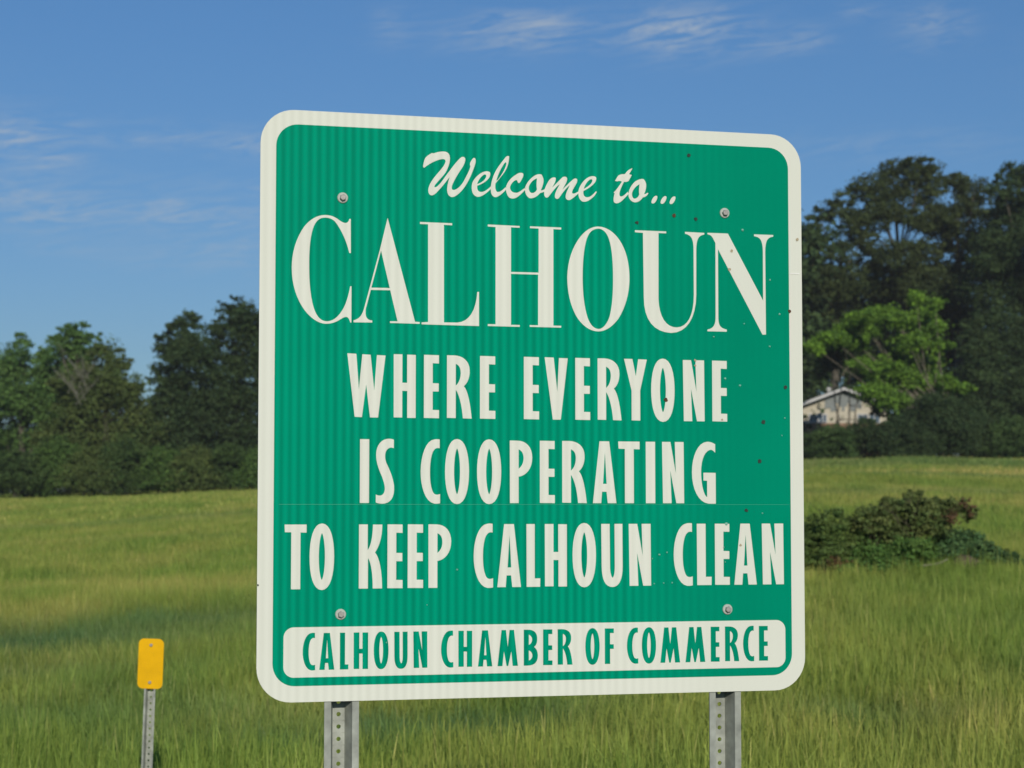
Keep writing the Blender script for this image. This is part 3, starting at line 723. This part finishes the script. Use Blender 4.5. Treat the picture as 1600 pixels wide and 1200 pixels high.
def film(name, contours, y, th, mat, parent=None):
    """flat shape with holes, lying on the sign's face: y = front plane (negative is toward the camera), th = thickness"""
    cu = bpy.data.curves.new(name, 'CURVE'); cu.dimensions = '2D'; cu.fill_mode = 'BOTH'; cu.extrude = th / 2
    for c in contours:
        s = cu.splines.new('POLY'); s.points.add(len(c) - 1); s.use_cyclic_u = True
        for p_, q in zip(s.points, c): p_.co = (q[0], q[1], 0, 1)
    co = bpy.data.objects.new('tmp', cu)
    me = bpy.data.meshes.new_from_object(co)
    bpy.data.objects.remove(co); bpy.data.curves.remove(cu)
    me.name = name
    # curve (x, y, z) -> sign (x, -z, y)
    me.transform(Matrix(((1, 0, 0, 0), (0, 0, -1, 0), (0, 1, 0, 0), (0, 0, 0, 1))))
    me.transform(Matrix.Translation((OX, OY + y + th / 2, OZ)))
    me.materials.clear(); me.materials.append(mat)
    return link(bpy.data.objects.new(name, me), parent if parent else sign)

def flatten(path, k=8):
    """SVG-like path -> list of contours"""
    toks = path.replace(',', ' ').split(); out = []; cur = []; i = 0; cmd = None
    nums = lambda n: [float(toks[i + j]) for j in range(n)]
    T = []
    for t in toks:
        if t[0] in 'MLCZ':
            T.append(t[0])
            if len(t) > 1: T.append(t[1:])
        else: T.append(t)
    i = 0
    while i < len(T):
        if T[i] in 'MLCZ': cmd = T[i]; i += 1
        if cmd == 'Z':
            if cur: out.append(cur)
            cur = []
            continue
        if cmd == 'M': cur = [(float(T[i]), float(T[i + 1]))]; i += 2; cmd = 'L'
        elif cmd == 'L': cur.append((float(T[i]), float(T[i + 1]))); i += 2
        elif cmd == 'C':
            p0 = cur[-1]; a = [float(T[i + j]) for j in range(6)]; i += 6
            for s in range(1, k + 1):
                t = s / k; u = 1 - t
                cur.append((u**3 * p0[0] + 3 * u * u * t * a[0] + 3 * u * t * t * a[2] + t**3 * a[4], u**3 * p0[1] + 3 * u * u * t * a[1] + 3 * u * t * t * a[3] + t**3 * a[5]))
    res = []
    for c in out:
        d = [c[0]]
        for q in c[1:]:
            if abs(q[0] - d[-1][0]) + abs(q[1] - d[-1][1]) > 1e-6: d.append(q)
        if abs(d[0][0] - d[-1][0]) + abs(d[0][1] - d[-1][1]) < 1e-6: d.pop()
        res.append(d)
    return res

# panel + films
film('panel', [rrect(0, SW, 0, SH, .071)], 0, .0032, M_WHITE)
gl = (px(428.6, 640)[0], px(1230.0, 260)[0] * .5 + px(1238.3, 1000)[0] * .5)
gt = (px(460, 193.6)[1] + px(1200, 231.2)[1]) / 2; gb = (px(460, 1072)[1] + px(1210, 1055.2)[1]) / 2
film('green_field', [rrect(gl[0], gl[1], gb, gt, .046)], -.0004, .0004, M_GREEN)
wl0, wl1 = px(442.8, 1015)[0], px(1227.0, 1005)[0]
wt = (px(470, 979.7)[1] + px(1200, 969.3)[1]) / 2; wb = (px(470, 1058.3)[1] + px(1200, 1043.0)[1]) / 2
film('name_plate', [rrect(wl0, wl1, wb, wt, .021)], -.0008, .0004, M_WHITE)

G = {  # condensed sans capitals, outlines
 'W': 'M530,80 L582,82 L598,292 L617,84 L665,86 L687,298 L702,87 L752,89 L710,457 L663,457 L640,262 L616,456 L574,454 Z',
 'H': 'M800,90 L850,90 L850,255 L878,255 L878,91 L928,92 L928,459 L879,459 L879,303 L850,302 L850,457 L801,457 Z',
 'E': 'M976,93 L1063,94 L1063,142 L1027,141 L1027,257 L1062,258 L1062,305 L1027,305 L1027,412 L1064,413 L1064,460 L976,459 Z',
 'F': 'M976,93 L1063,94 L1063,142 L1027,141 L1027,257 L1062,258 L1062,305 L1027,305 L1027,459 L976,459 Z',
 'R': 'M1110,96 L1150,96 C1200,96 1242,125 1242,185 C1242,235 1225,260 1208,275 C1232,300 1246,380 1254,464 L1203,463 C1198,400 1185,330 1161,296 L1161,462 L1110,461 Z M1161,145 C1185,155 1190,175 1190,200 C1190,225 1182,255 1161,272 Z',
 'V': 'M78,107 L130,108 L151,308 L161,110 L212,111 L171,470 L125,470 Z',
 'Y': 'M540,118 L588,118 L608,218 L622,119 L672,120 L633,300 L633,474 L583,473 L583,300 Z',
 'O': 'M765,118 C812,118 833,200 833,299 C833,400 812,480 765,480 C718,480 697,400 697,299 C697,200 718,118 765,118 Z M765,170 C775,185 782,240 782,299 C782,360 775,412 765,426 C755,412 748,360 748,299 C748,240 755,185 765,170 Z',
 'N': 'M125,92 L262,92 L350,612 L335,92 L480,92 L485,1102 L357,1102 L258,560 L278,1102 L137,1102 Z',
 'T': 'M506,597 L630,597 L630,642 L596,641 L596,955 L544,955 L544,640 L508,639 Z',
 'A': 'M397,592 L453,592 L494,955 L444,955 L437,888 L411,888 L406,955 L358,955 Z M428,655 L438,842 L417,842 Z',
 'G': 'M1070,610 L1070,660 C1055,642 1045,640 1035,645 C1000,660 987,720 987,775 C987,850 1005,915 1022,918 L1022,823 L1001,822 L1001,776 L1072,777 L1072,956 C1050,957 1040,956 1030,956 C970,950 934,870 934,775 C934,680 970,600 1022,596 C1040,595 1055,600 1070,610 Z',
 'P': 'M1002,111 L1048,112 C1100,112 1134,150 1134,212 C1134,275 1100,318 1054,325 L1054,481 L1003,481 Z M1054,163 C1075,172 1083,190 1083,215 C1083,240 1075,262 1054,278 Z',
 'K': 'M598,109 L648,109 L648,258 C665,235 676,190 678,110 L731,110 C731,190 712,240 690,272 C715,300 731,380 731,481 L678,481 C678,400 668,330 650,304 L650,481 L598,481 Z',
 'L': 'M963,108 L1014,108 L1014,418 L1048,418 L1047,466 L964,466 Z',
 'U': 'M407,109 L456,109 L458,350 C458,385 464,410 473,418 C482,410 486,385 486,350 L485,109 L531,109 L532,350 C532,430 510,470 472,470 C430,470 410,430 409,350 Z',
 'C': 'M935,105 L935,155 C920,150 905,155 895,180 C885,210 881,245 881,290 C881,340 886,375 897,400 C905,418 920,420 938,413 L938,465 C925,468 915,468 905,467 C855,460 828,370 829,285 C830,190 860,110 905,105 C915,103 925,103 935,105 Z',
 'S': 'M800,583 L800,633 C785,625 770,630 758,645 C745,665 748,700 760,725 C775,755 795,800 802,850 C808,920 780,955 735,955 C720,955 708,953 697,948 L697,902 C715,912 735,912 745,890 C755,865 745,835 733,800 C715,760 698,720 698,670 C698,610 735,578 770,578 C782,578 792,580 800,583 Z',
 'I': 'M0,0 L10,0 L10,70 L0,70 Z',
 'M': 'M107,72 L162,72 L184,285 L207,72 L262,72 L310,523 L245,523 L228,340 L190,523 L170,523 L137,340 L118,523 L58,523 Z',
 'B': 'M388,70 L440,70 C510,70 553,110 553,185 C553,240 540,270 512,288 C545,310 560,350 560,400 C560,475 520,520 440,520 L388,520 Z M450,132 C475,145 490,165 490,195 C490,225 475,250 450,262 Z M450,330 C480,345 493,370 493,395 C493,425 475,448 450,458 Z',
}
GN = {}
for ch, p_ in G.items():
    cs = flatten(p_); xs_ = [q[0] for c in cs for q in c]; ys_ = [q[1] for c in cs for q in c]
    x0, x1, y0, y1 = min(xs_), max(xs_), min(ys_), max(ys_)
    os_ = {'O': .016, 'C': .010, 'S': .010, 'G': .008}.get(ch, 0); ot = os_; ob = {'U': .016}.get(ch, os_)
    GN[ch] = [[((q[0] - x0) / (x1 - x0), -ob + (1 + ot + ob) * (y1 - q[1]) / (y1 - y0)) for q in c] for c in cs]
def line(slots, lx, ty, by, rx, ty2, by2, y, mat):
    zt = (px(lx, ty)[1] + px(rx, ty2)[1]) / 2; zb = (px(lx, by)[1] + px(rx, by2)[1]) / 2
    for ch, u0, u1 in slots:
        f = (u0 - lx) / (rx - lx); vm = (ty + by) / 2 * (1 - f) + (ty2 + by2) / 2 * f
        x0, x1 = px(u0, vm)[0], px(u1, vm)[0]
        film('letter', [[(x0 + q[0] * (x1 - x0), zb + q[1] * (zt - zb)) for q in c] for c in GN[ch]], y, .0004, mat)
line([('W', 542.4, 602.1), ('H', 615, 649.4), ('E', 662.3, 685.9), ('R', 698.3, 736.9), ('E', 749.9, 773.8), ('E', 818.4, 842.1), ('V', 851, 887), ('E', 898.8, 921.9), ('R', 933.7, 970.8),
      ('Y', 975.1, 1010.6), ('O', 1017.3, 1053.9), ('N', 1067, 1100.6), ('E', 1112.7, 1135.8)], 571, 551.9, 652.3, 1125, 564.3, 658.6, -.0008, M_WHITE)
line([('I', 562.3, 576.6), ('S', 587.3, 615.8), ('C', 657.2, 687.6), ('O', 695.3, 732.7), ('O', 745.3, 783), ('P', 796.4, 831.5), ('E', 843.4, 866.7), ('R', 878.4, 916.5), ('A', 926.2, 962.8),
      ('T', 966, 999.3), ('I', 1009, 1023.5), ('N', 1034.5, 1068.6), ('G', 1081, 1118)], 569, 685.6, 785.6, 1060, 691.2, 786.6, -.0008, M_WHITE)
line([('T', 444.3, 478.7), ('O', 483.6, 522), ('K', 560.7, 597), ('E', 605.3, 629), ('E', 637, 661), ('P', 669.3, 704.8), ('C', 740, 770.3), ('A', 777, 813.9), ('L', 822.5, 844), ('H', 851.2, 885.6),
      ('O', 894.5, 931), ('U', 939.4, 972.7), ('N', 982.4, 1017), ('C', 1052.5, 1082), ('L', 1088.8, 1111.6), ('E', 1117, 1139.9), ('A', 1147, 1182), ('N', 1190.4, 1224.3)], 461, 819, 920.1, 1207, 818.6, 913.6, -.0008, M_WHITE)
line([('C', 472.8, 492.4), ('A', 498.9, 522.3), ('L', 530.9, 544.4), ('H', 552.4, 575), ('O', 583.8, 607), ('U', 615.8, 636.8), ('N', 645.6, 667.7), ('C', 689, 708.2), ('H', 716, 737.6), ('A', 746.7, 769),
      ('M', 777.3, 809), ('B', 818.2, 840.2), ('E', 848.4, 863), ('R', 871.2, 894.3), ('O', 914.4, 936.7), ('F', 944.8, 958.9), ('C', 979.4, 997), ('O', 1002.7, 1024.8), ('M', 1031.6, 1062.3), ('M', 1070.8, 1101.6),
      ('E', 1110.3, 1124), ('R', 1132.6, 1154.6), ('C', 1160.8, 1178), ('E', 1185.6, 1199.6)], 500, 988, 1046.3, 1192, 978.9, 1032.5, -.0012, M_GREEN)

# serif name and brush script, traced in place
def traced(path, ox, oy, s, y=-.0008, mat=M_WHITE):
    film('letter', [[px(ox + q[0] / s, oy + q[1] / s) for q in c] for c in flatten(path)], y, .0004, mat)
S6 = 6.314
traced('M650,108 L651,445 L636,444 C610,330 560,220 500,140 C470,105 430,95 395,95 C340,95 300,130 275,210 C245,310 238,450 240,600 C240,740 255,900 290,1000 C320,1080 360,1115 410,1118 C470,1120 520,1080 560,1020 C600,960 625,880 645,772 L657,772 L656,1130 L645,1130 C635,1095 625,1075 605,1075 C580,1075 555,1095 520,1115 C480,1135 440,1143 400,1142 C330,1140 255,1085 200,1015 C120,910 68,760 68,590 C68,440 110,300 190,185 C250,110 320,70 395,70 C450,70 490,85 530,115 C560,138 580,148 600,148 C620,146 632,130 637,108 Z', 445, 325, S6)
traced('M1014,98 L1284,1122 L1330,1126 L1330,1143 L1037,1134 L1037,1118 L1112,1118 L1040,812 L848,808 L797,1000 C793,1060 797,1105 862,1110 L862,1130 L678,1128 L678,1108 C740,1095 765,1050 782,990 L941,400 Z M949,420 L1035,790 L853,786 Z', 445, 325, S6)
traced('M102,75 L419,88 L419,108 L338,103 L338,1066 L470,1068 C590,1060 655,950 668,765 L684,765 L684,1102 L118,1085 L118,1066 L182,1062 L182,98 L102,95 Z', 640, 335, 6.317)
traced('M771,100 L1085,115 L1085,132 L1000,128 L1000,568 L1273,575 L1273,140 L1188,136 L1188,118 L1495,130 L1495,150 L1418,146 L1418,1098 L1495,1100 L1495,1118 L1185,1110 L1185,1093 L1268,1095 L1268,595 L1000,587 L1000,1090 L1086,1092 L1086,1110 L771,1102 L771,1083 L848,1085 L848,125 L771,120 Z', 640, 335, 6.317)
traced('M430,60 C540,62 640,150 700,290 C740,390 757,500 755,620 C752,760 715,900 640,1020 C580,1100 510,1152 430,1152 C340,1150 260,1090 200,990 C140,880 108,740 108,585 C112,420 160,270 250,160 C300,100 360,60 430,60 Z M430,82 C370,84 335,120 310,190 C280,290 268,430 268,590 C268,760 285,900 320,1010 C350,1090 390,1125 435,1127 C480,1125 520,1080 548,1000 C575,900 585,760 585,610 C585,450 575,290 545,200 C520,120 480,84 430,82 Z', 870, 345, 6.664)
traced('M80,65 L405,78 L405,98 L325,94 L325,780 C330,960 400,1078 515,1078 C630,1075 693,950 693,740 L690,270 C690,160 670,115 601,102 L601,82 L802,93 L802,110 C740,118 720,160 718,270 L718,740 C715,980 620,1135 455,1135 C280,1125 172,1010 172,760 L163,93 L80,86 Z', 980, 350, 6.667)
traced('M835,92 L1048,100 L1415,800 L1412,290 C1410,170 1385,135 1320,128 L1320,108 L1520,115 L1520,132 C1460,140 1438,170 1436,290 L1444,1152 L1408,1153 L944,262 L948,980 C950,1060 970,1085 1036,1100 L1036,1122 L835,1118 L835,1100 C890,1090 918,1060 920,980 L918,200 L895,155 C880,125 865,112 835,108 Z', 980, 350, 6.667)
S7 = 7.619
traced('M83,270 C90,230 95,190 115,160 C140,135 165,120 190,108 L210,112 C250,98 290,88 330,90 C380,92 403,120 403,175 C403,230 380,290 350,340 C310,400 250,450 222,495 C212,515 225,522 245,510 C300,470 350,380 400,320 C450,250 500,190 530,165 C550,148 575,150 585,175 C592,210 560,270 530,310 C490,370 450,440 430,490 C418,530 425,552 455,548 C500,535 545,490 575,430 C610,360 640,310 648,265 C638,245 640,225 655,205 C670,180 680,165 692,165 C708,170 712,190 708,220 C700,260 680,310 655,370 C620,450 580,520 530,570 C490,610 455,635 425,632 C385,625 370,590 370,540 C372,490 385,440 400,395 C360,440 320,500 270,550 C240,585 210,612 185,612 C155,608 145,580 146,545 C150,490 190,430 240,370 C290,310 340,260 352,210 C352,185 335,178 310,180 C240,190 170,230 120,265 L95,285 Z', 650, 225, S7)
traced('M880,340 C870,325 840,322 810,330 C760,345 700,400 675,450 C655,500 660,560 680,595 C700,625 730,635 765,625 C810,610 855,570 895,530 L890,505 C850,545 810,572 775,572 C740,570 722,545 728,497 C780,480 830,450 860,415 C880,390 888,365 880,340 Z M728,478 C735,440 770,385 810,365 C828,358 840,370 835,390 C825,425 775,465 728,478 Z', 650, 225, S7)
traced('M1108,150 C1100,140 1085,140 1070,155 C1020,215 960,290 930,360 C900,430 885,500 890,560 C895,610 920,638 955,632 C1000,620 1045,570 1080,535 L1065,515 C1030,550 1000,575 970,572 C945,565 938,520 945,470 C975,430 1020,385 1055,330 C1085,280 1105,230 1108,150 Z M955,440 C965,390 1000,310 1035,255 C1050,225 1072,205 1075,230 C1075,270 1035,340 1005,385 C985,415 970,430 955,440 Z', 650, 225, S7, -.00085)
traced('M1275,355 C1265,342 1240,340 1215,350 C1160,380 1100,430 1078,490 C1060,540 1075,600 1105,635 C1130,655 1170,655 1205,632 C1240,608 1270,575 1300,545 L1290,525 C1250,560 1210,590 1175,580 C1140,575 1118,550 1118,515 C1125,480 1160,435 1190,430 C1210,430 1205,455 1218,465 C1240,465 1245,440 1258,420 C1272,395 1280,375 1275,355 Z', 650, 225, S7, -.0009)
traced('M1495,365 C1470,355 1440,360 1410,378 C1360,410 1310,470 1298,520 C1290,570 1310,625 1350,645 C1400,655 1445,620 1475,585 C1500,580 1525,570 1545,560 L1535,535 C1515,550 1495,555 1485,550 C1515,490 1525,430 1510,400 C1505,388 1500,375 1495,365 Z M1440,410 C1435,450 1430,500 1440,540 C1425,575 1395,590 1370,582 C1345,570 1335,535 1345,500 C1360,460 1400,420 1440,410 Z', 650, 225, S7, -.00085)
traced('M60,402 C40,392 10,400 -15,430 C-45,480 -80,540 -75,600 C-70,640 -45,648 -25,630 C10,590 50,520 110,480 C90,520 55,570 52,620 C52,655 80,662 100,645 C130,600 170,540 230,490 C215,530 180,580 180,630 C182,668 215,675 240,662 C280,640 310,605 345,580 L340,560 C310,580 285,595 265,590 C245,580 265,545 285,510 C310,470 325,440 315,420 C300,400 275,415 255,435 C215,470 180,505 140,545 C165,500 200,450 198,415 C195,390 165,380 140,400 C100,440 60,480 20,520 C40,480 70,440 60,402 Z', 860, 225, S7, -.0009)
traced('M540,395 C520,378 480,380 445,400 C395,430 350,490 335,550 C325,610 340,665 380,685 C430,700 480,660 520,620 C535,600 545,585 550,570 L540,565 C510,600 470,640 430,635 C400,630 385,600 392,560 C440,535 500,500 530,455 C545,430 548,410 540,395 Z M397,535 C405,490 445,430 480,420 C500,418 505,435 490,460 C470,490 430,520 397,535 Z', 860, 225, S7, -.00085)
traced('M975,290 C950,295 925,310 900,340 C890,355 885,360 870,360 C845,358 820,365 805,380 C790,400 778,425 768,440 L795,445 C820,435 840,440 850,450 C830,480 805,520 770,560 L750,580 L765,585 C755,620 745,660 755,690 C770,715 805,710 840,685 C870,660 900,625 930,595 L920,570 C890,600 860,630 835,625 C812,615 820,580 830,550 C845,510 860,480 875,450 C895,455 915,450 930,440 C940,420 955,395 968,370 L935,360 C950,335 965,310 975,290 Z', 860, 225, S7)
traced('M1110,420 C1080,408 1040,425 1005,450 C960,490 930,550 928,600 C928,650 960,690 1005,695 C1050,695 1080,665 1100,635 C1125,635 1150,615 1165,590 L1155,580 C1140,592 1125,600 1115,595 C1135,550 1145,500 1135,465 C1128,445 1120,432 1110,420 Z M1060,480 C1055,520 1050,570 1058,600 C1045,635 1020,655 995,650 C970,640 965,600 975,570 C990,530 1025,495 1060,480 Z', 860, 225, S7, -.00085)
for dx_, dy_ in ((0, 0), (109, 4), (216, 7)):
    pth = flatten('M1268,620 C1280,635 1262,675 1245,695 C1230,712 1205,715 1202,695 C1200,670 1225,630 1245,620 C1255,615 1262,616 1268,620 Z')
    film('dot', [[px(860 + (q[0] + dx_) / S7, 225 + (q[1] + dy_) / S7) for q in pth[0]]], -.0008, .0004, M_WHITE)

# bolts with washers
def disc_solid(name, x, z, r, y0, y1, mat, parent, k=20, chamfer=0, rot=0):
    V, Fq = [], []
    rings = [(r, y0), (r, y1 + chamfer), (r - chamfer, y1)] if chamfer else [(r, y0), (r, y1)]
    for rr1, yy in rings:
        for j in range(k):
            a = 2 * math.pi * j / k + rot; V.append((x + rr1 * math.cos(a), yy, z + rr1 * math.sin(a)))
    for i in range(len(rings) - 1):
        for j in range(k): Fq.append((i * k + j, i * k + (j + 1) % k, (i + 1) * k + (j + 1) % k, (i + 1) * k + j))
    Fq.append(tuple((len(rings) - 1) * k + j for j in range(k))); Fq.append(tuple(k - 1 - j for j in range(k)))
    return mesh_obj(name, V, Fq, mat, parent)
for i, (u, v) in enumerate(((535.2, 309.2), (1131.8, 333), (532.0, 959.8), (1136.3, 952))):
    x, z = px(u, v)
    w = disc_solid('washer', OX + x, OZ + z, .0112, OY - .0004, OY - .0035, M_WASHER, sign, 24, .0012)
    disc_solid('bolt', OX + x, OZ + z, .0068, OY - .0034, OY - .0105, M_ZINC, w, 6, .0012, .3 + i * .7)
# bullet pits, dents and chips: (u, v, radius px, kind)
PITS = [(1076, 243, 4.0, 'p'), (1053, 337, 4.0, 'r'), (1087, 342.5, 4.0, 'p'), (995, 348, 3.6, 'p'), (1227, 605.5, 4, 'p'), (1192.5, 659.5, 4.5, 'p'), (1186.8, 720.5, 4.6, 'p'), (1166, 797.5, 3.6, 'p'),
        (1040, 625, 4.2, 'r'), (1233.5, 486.5, 3.6, 'r'), (1245.5, 374, 3.2, 'o'), (1143, 392, 3.2, 'o'), (1139.5, 421, 3.2, 'o'), (1128, 655.5, 2.2, 'o'), (1086, 563, 2.6, 'o'), (1157, 852, 2.6, 'o'), (1086, 571, 2.2, 'o'),
        (1160, 359.5, 3.4, 'c'), (1203, 437.5, 2.4, 'c'), (1218, 491, 2.6, 'c'), (1162.5, 506, 2.0, 'c'), (1115, 526.5, 2.2, 'c'), (1202.5, 541.5, 2.4, 'c'), (1133, 591.5, 3.2, 'c'), (1156, 602.5, 3.0, 'c'), (1226, 653.5, 2.2, 'c'),
        (1221.5, 680.5, 2.0, 'c'), (1191, 802, 2.0, 'c'), (1134.5, 818.5, 4.0, 'c'), (1030, 866.5, 2.6, 'c'), (1042, 863, 2.2, 'c'), (1036.7, 911, 1.9, 'c'), (1050, 910.5, 2.2, 'c'), (1022, 912, 1.9, 'c'), (1019, 873, 1.6, 'c'), (1130.5, 855, 2, 'c'),
        (1133, 878, 1.8, 'c'), (603.8, 1004, 1.8, 'c'), (714, 890, 2.4, 'c'), (667, 945, 1.5, 'c'), (403, 914, 1.8, 'p')]
M_OCH = simple_mat('stained_dent', (.40, .34, .22), .8, 0, .3, 400)
for u, v, rp, kd in PITS:
    x, z = px(u, v); rr1 = rp * (.00085 if kd == 'c' else .00105)
    V, Fq = [], []
    K = 12; rj = np.random.default_rng(int(u * 7 + v))
    prof = {'p': ((1.0, -.0004), (.85, -.0018), (.62, -.0014), (.3, -.0009)), 'r': ((1.0, -.0004), (.85, -.0018), (.62, -.0014), (.3, -.0009)), 'o': ((1.0, -.0009), (.8, -.0013), (.5, -.0011), (.2, -.001)), 'c': ((1.0, -.0006), (.8, -.0013), (.4, -.0024), (.15, -.0026))}[kd]
    jit = 1 + rj.normal(0, .14, K)
    for q, yy in prof:
        for j in range(K):
            a = 2 * math.pi * j / K; V.append((OX + x + rr1 * q * jit[j] * math.cos(a), OY + yy - .0006, OZ + z + rr1 * q * jit[j] * math.sin(a)))
    for i in range(3):
        for j in range(K): Fq.append((i * K + j, i * K + (j + 1) % K, (i + 1) * K + (j + 1) % K, (i + 1) * K + j))
    Fq.append(tuple(3 * K + j for j in range(K)))
    o = mesh_obj('chip' if kd == 'c' else 'bullet_dent', V, Fq, {'p': M_PIT, 'r': M_RUST, 'o': M_OCH, 'c': M_CHIP}[kd], sign)
# joint of the two strips of sheeting, and the torn strip on the right border
x0, z0 = px(436, 788); x1, _ = px(1234, 788)
M_SEAM = simple_mat('sheeting_joint', (.001, .270, .152), .5, 0, .1, 30)
film('sheeting_joint', [[(x0, z0 - .0005), (x1, z0 - .0005), (x1, z0 + .0005), (x0, z0 + .0005)]], -.00047, .0002, M_SEAM)
x0, z0 = px(1234.5, 427.4); x1, _ = px(1249, 427.4)
film('torn_strip', [[(x0, z0 - .001), (x1, z0 - .001), (x1, z0 + .001), (x0, z0 + .001)]], -.0009, .0005, simple_mat('fresh_white_film', (.82, .82, .76), .4))

# posts: perforated U channel
def u_post(parent, name, x, y, z0, z1, fl, wall, web, dep, th, hole_r, pitch, mat, off=(0, 0)):
    """hat section: flanges against y, web set back by dep, a row of real round holes in the web"""
    hw_ = web / 2; prof = [(-hw_ - wall - fl, 0), (-hw_ - wall, 0), (-hw_, dep), (hw_, dep), (hw_ + wall, 0), (hw_ + wall + fl, 0)]
    V, Fq = [], []
    def strip(a, b):
        k = len(V); dx_, dy_ = b[0] - a[0], b[1] - a[1]; L_ = math.hypot(dx_, dy_); nx_, ny_ = -dy_ / L_ * th, dx_ / L_ * th
        if ny_ < 0: nx_, ny_ = -nx_, -ny_
        for z in (z0, z1):
            for q in ((a[0], a[1]), (b[0], b[1]), (b[0] + nx_, b[1] + ny_), (a[0] + nx_, a[1] + ny_)): V.append((x + q[0], y + q[1], z))
        for f in ((0, 3, 2, 1), (4, 5, 6, 7), (0, 1, 5, 4), (1, 2, 6, 5), (2, 3, 7, 6), (3, 0, 4, 7)): Fq.append(tuple(k + i for i in f))
    for i in (0, 1, 3, 4): strip(prof[i], prof[i + 1])
    K = 12; n = int((z1 - z0) / pitch)
    zs = [z1 - (j + .5) * pitch for j in range(n)]
    for side, yy in ((0, y + dep), (1, y + dep + th)):
        for zc in zs:
            k = len(V); out = []
            for j in range(K):
                a = 2 * math.pi * (j + .5) / K; ca, sa = math.cos(a), math.sin(a); m_ = max(abs(ca) / hw_, abs(sa) / (pitch / 2)); out.append((ca / m_, sa / m_))
            for q in out: V.append((x + q[0], yy, zc + q[1]))
            for j in range(K):
                a = 2 * math.pi * (j + .5) / K; V.append((x + hole_r * math.cos(a), yy, zc + hole_r * math.sin(a)))
            for j in range(K):
                f = (k + j, k + (j + 1) % K, k + K + (j + 1) % K, k + K + j); Fq.append(f if side == 0 else tuple(reversed(f)))
            # corner fills
            for sx_ in (-1, 1):
                for sz_ in (-1, 1):
                    pass
    for zc in zs:                                   # hole walls
        k = len(V)
        for yy in (y + dep, y + dep + th):
            for j in range(K):
                a = 2 * math.pi * (j + .5) / K; V.append((x + hole_r * math.cos(a), yy, zc + hole_r * math.sin(a)))
        for j in range(K): Fq.append((k + j, k + K + j, k + K + (j + 1) % K, k + (j + 1) % K))
    zr = zs[-1] - pitch / 2 if zs else z1
    k = len(V)
    for z in (z0, zr):
        for q in ((-hw_, dep), (hw_, dep), (hw_, dep + th), (-hw_, dep + th)): V.append((x + q[0], y + q[1], z))
    for f in ((0, 3, 2, 1), (4, 5, 6, 7), (0, 1, 5, 4), (1, 2, 6, 5), (2, 3, 7, 6), (3, 0, 4, 7)): Fq.append(tuple(k + i for i in f))
    return mesh_obj(name, V, Fq, mat, parent)
for u in (534.5, 1134.0):
    x = px(u, 1085 + (534.5 - u) * .02)[0]
    u_post(sign, 'post', OX + x, OY + .0034, -.35, OZ + SH - .12, .0140, .0095, .0250, .036, .0032, .0046, .0254, M_GALV)

# ------------------------------------------------------------------ yellow marker
D2 = 8.2
a = at(238.3, 1036, D2); bx_, by_ = float(at(233.5, 1200, D2)[0]), D2
gz2 = float(height(bx_, D2))
lean2 = math.radians(1.7)
mk = empty('delineator_post', (0, 0, 0), 'small blank yellow reflector plate on a thin ribbed steel post in the grass', 'road marker')
zc = a[2]
basex = a[0] - math.tan(lean2) * (zc - gz2)
mk.location = (basex, D2, gz2); mk.rotation_euler = (0, lean2, math.radians(-4))
zl = (zc - gz2) / math.cos(lean2)
ww, hh_ = 39.5 * D2 / F / 2, 77 * D2 / F / 2
pts = rrect(-ww, ww, zl - hh_, zl + hh_, .022, 8)
V = [(p_[0], -.030, p_[1]) for p_ in pts] + [(p_[0], -.0278, p_[1]) for p_ in pts]; n = len(pts)
Fq = [tuple(reversed(range(n)))[::-1] if 0 else tuple(range(n)), tuple(reversed(range(n, 2 * n)))] + [(i, n + i, n + (i + 1) % n, (i + 1) % n) for i in range(n)]
mesh_obj('reflector_plate', V, Fq, M_YEL, mk)
for dz in (-.5, .5):
    zz = zl + dz * 57.5 * D2 / F
    disc_solid('bolt', 0, zz, .0062, -.0305, -.036, M_ZINC, mk, 12, .0015)
u_post(mk, 'post', 0, -.0274, -.3, zl + hh_ * .8, .0075, .0035, .0240, .024, .0028, .0042, .0254, M_GALV)


# ------------------------------------------------------------------ humid morning air
V, Fq = [], []; box(V, Fq, -320, 320, -60, 420, -1.5, 34)
mh = bpy.data.materials.new('haze'); mh.use_nodes = True; nt = mh.node_tree; nt.nodes.clear()
vo = nt.nodes.new('ShaderNodeVolumePrincipled'); vo.inputs['Color'].default_value = (.88, .91, .93, 1); vo.inputs['Density'].default_value = .0003
mo = nt.nodes.new('ShaderNodeOutputMaterial'); nt.links.new(vo.outputs[0], mo.inputs['Volume'])
hz_o = mesh_obj('haze', V, Fq, mh); tag(hz_o, kind='stuff')
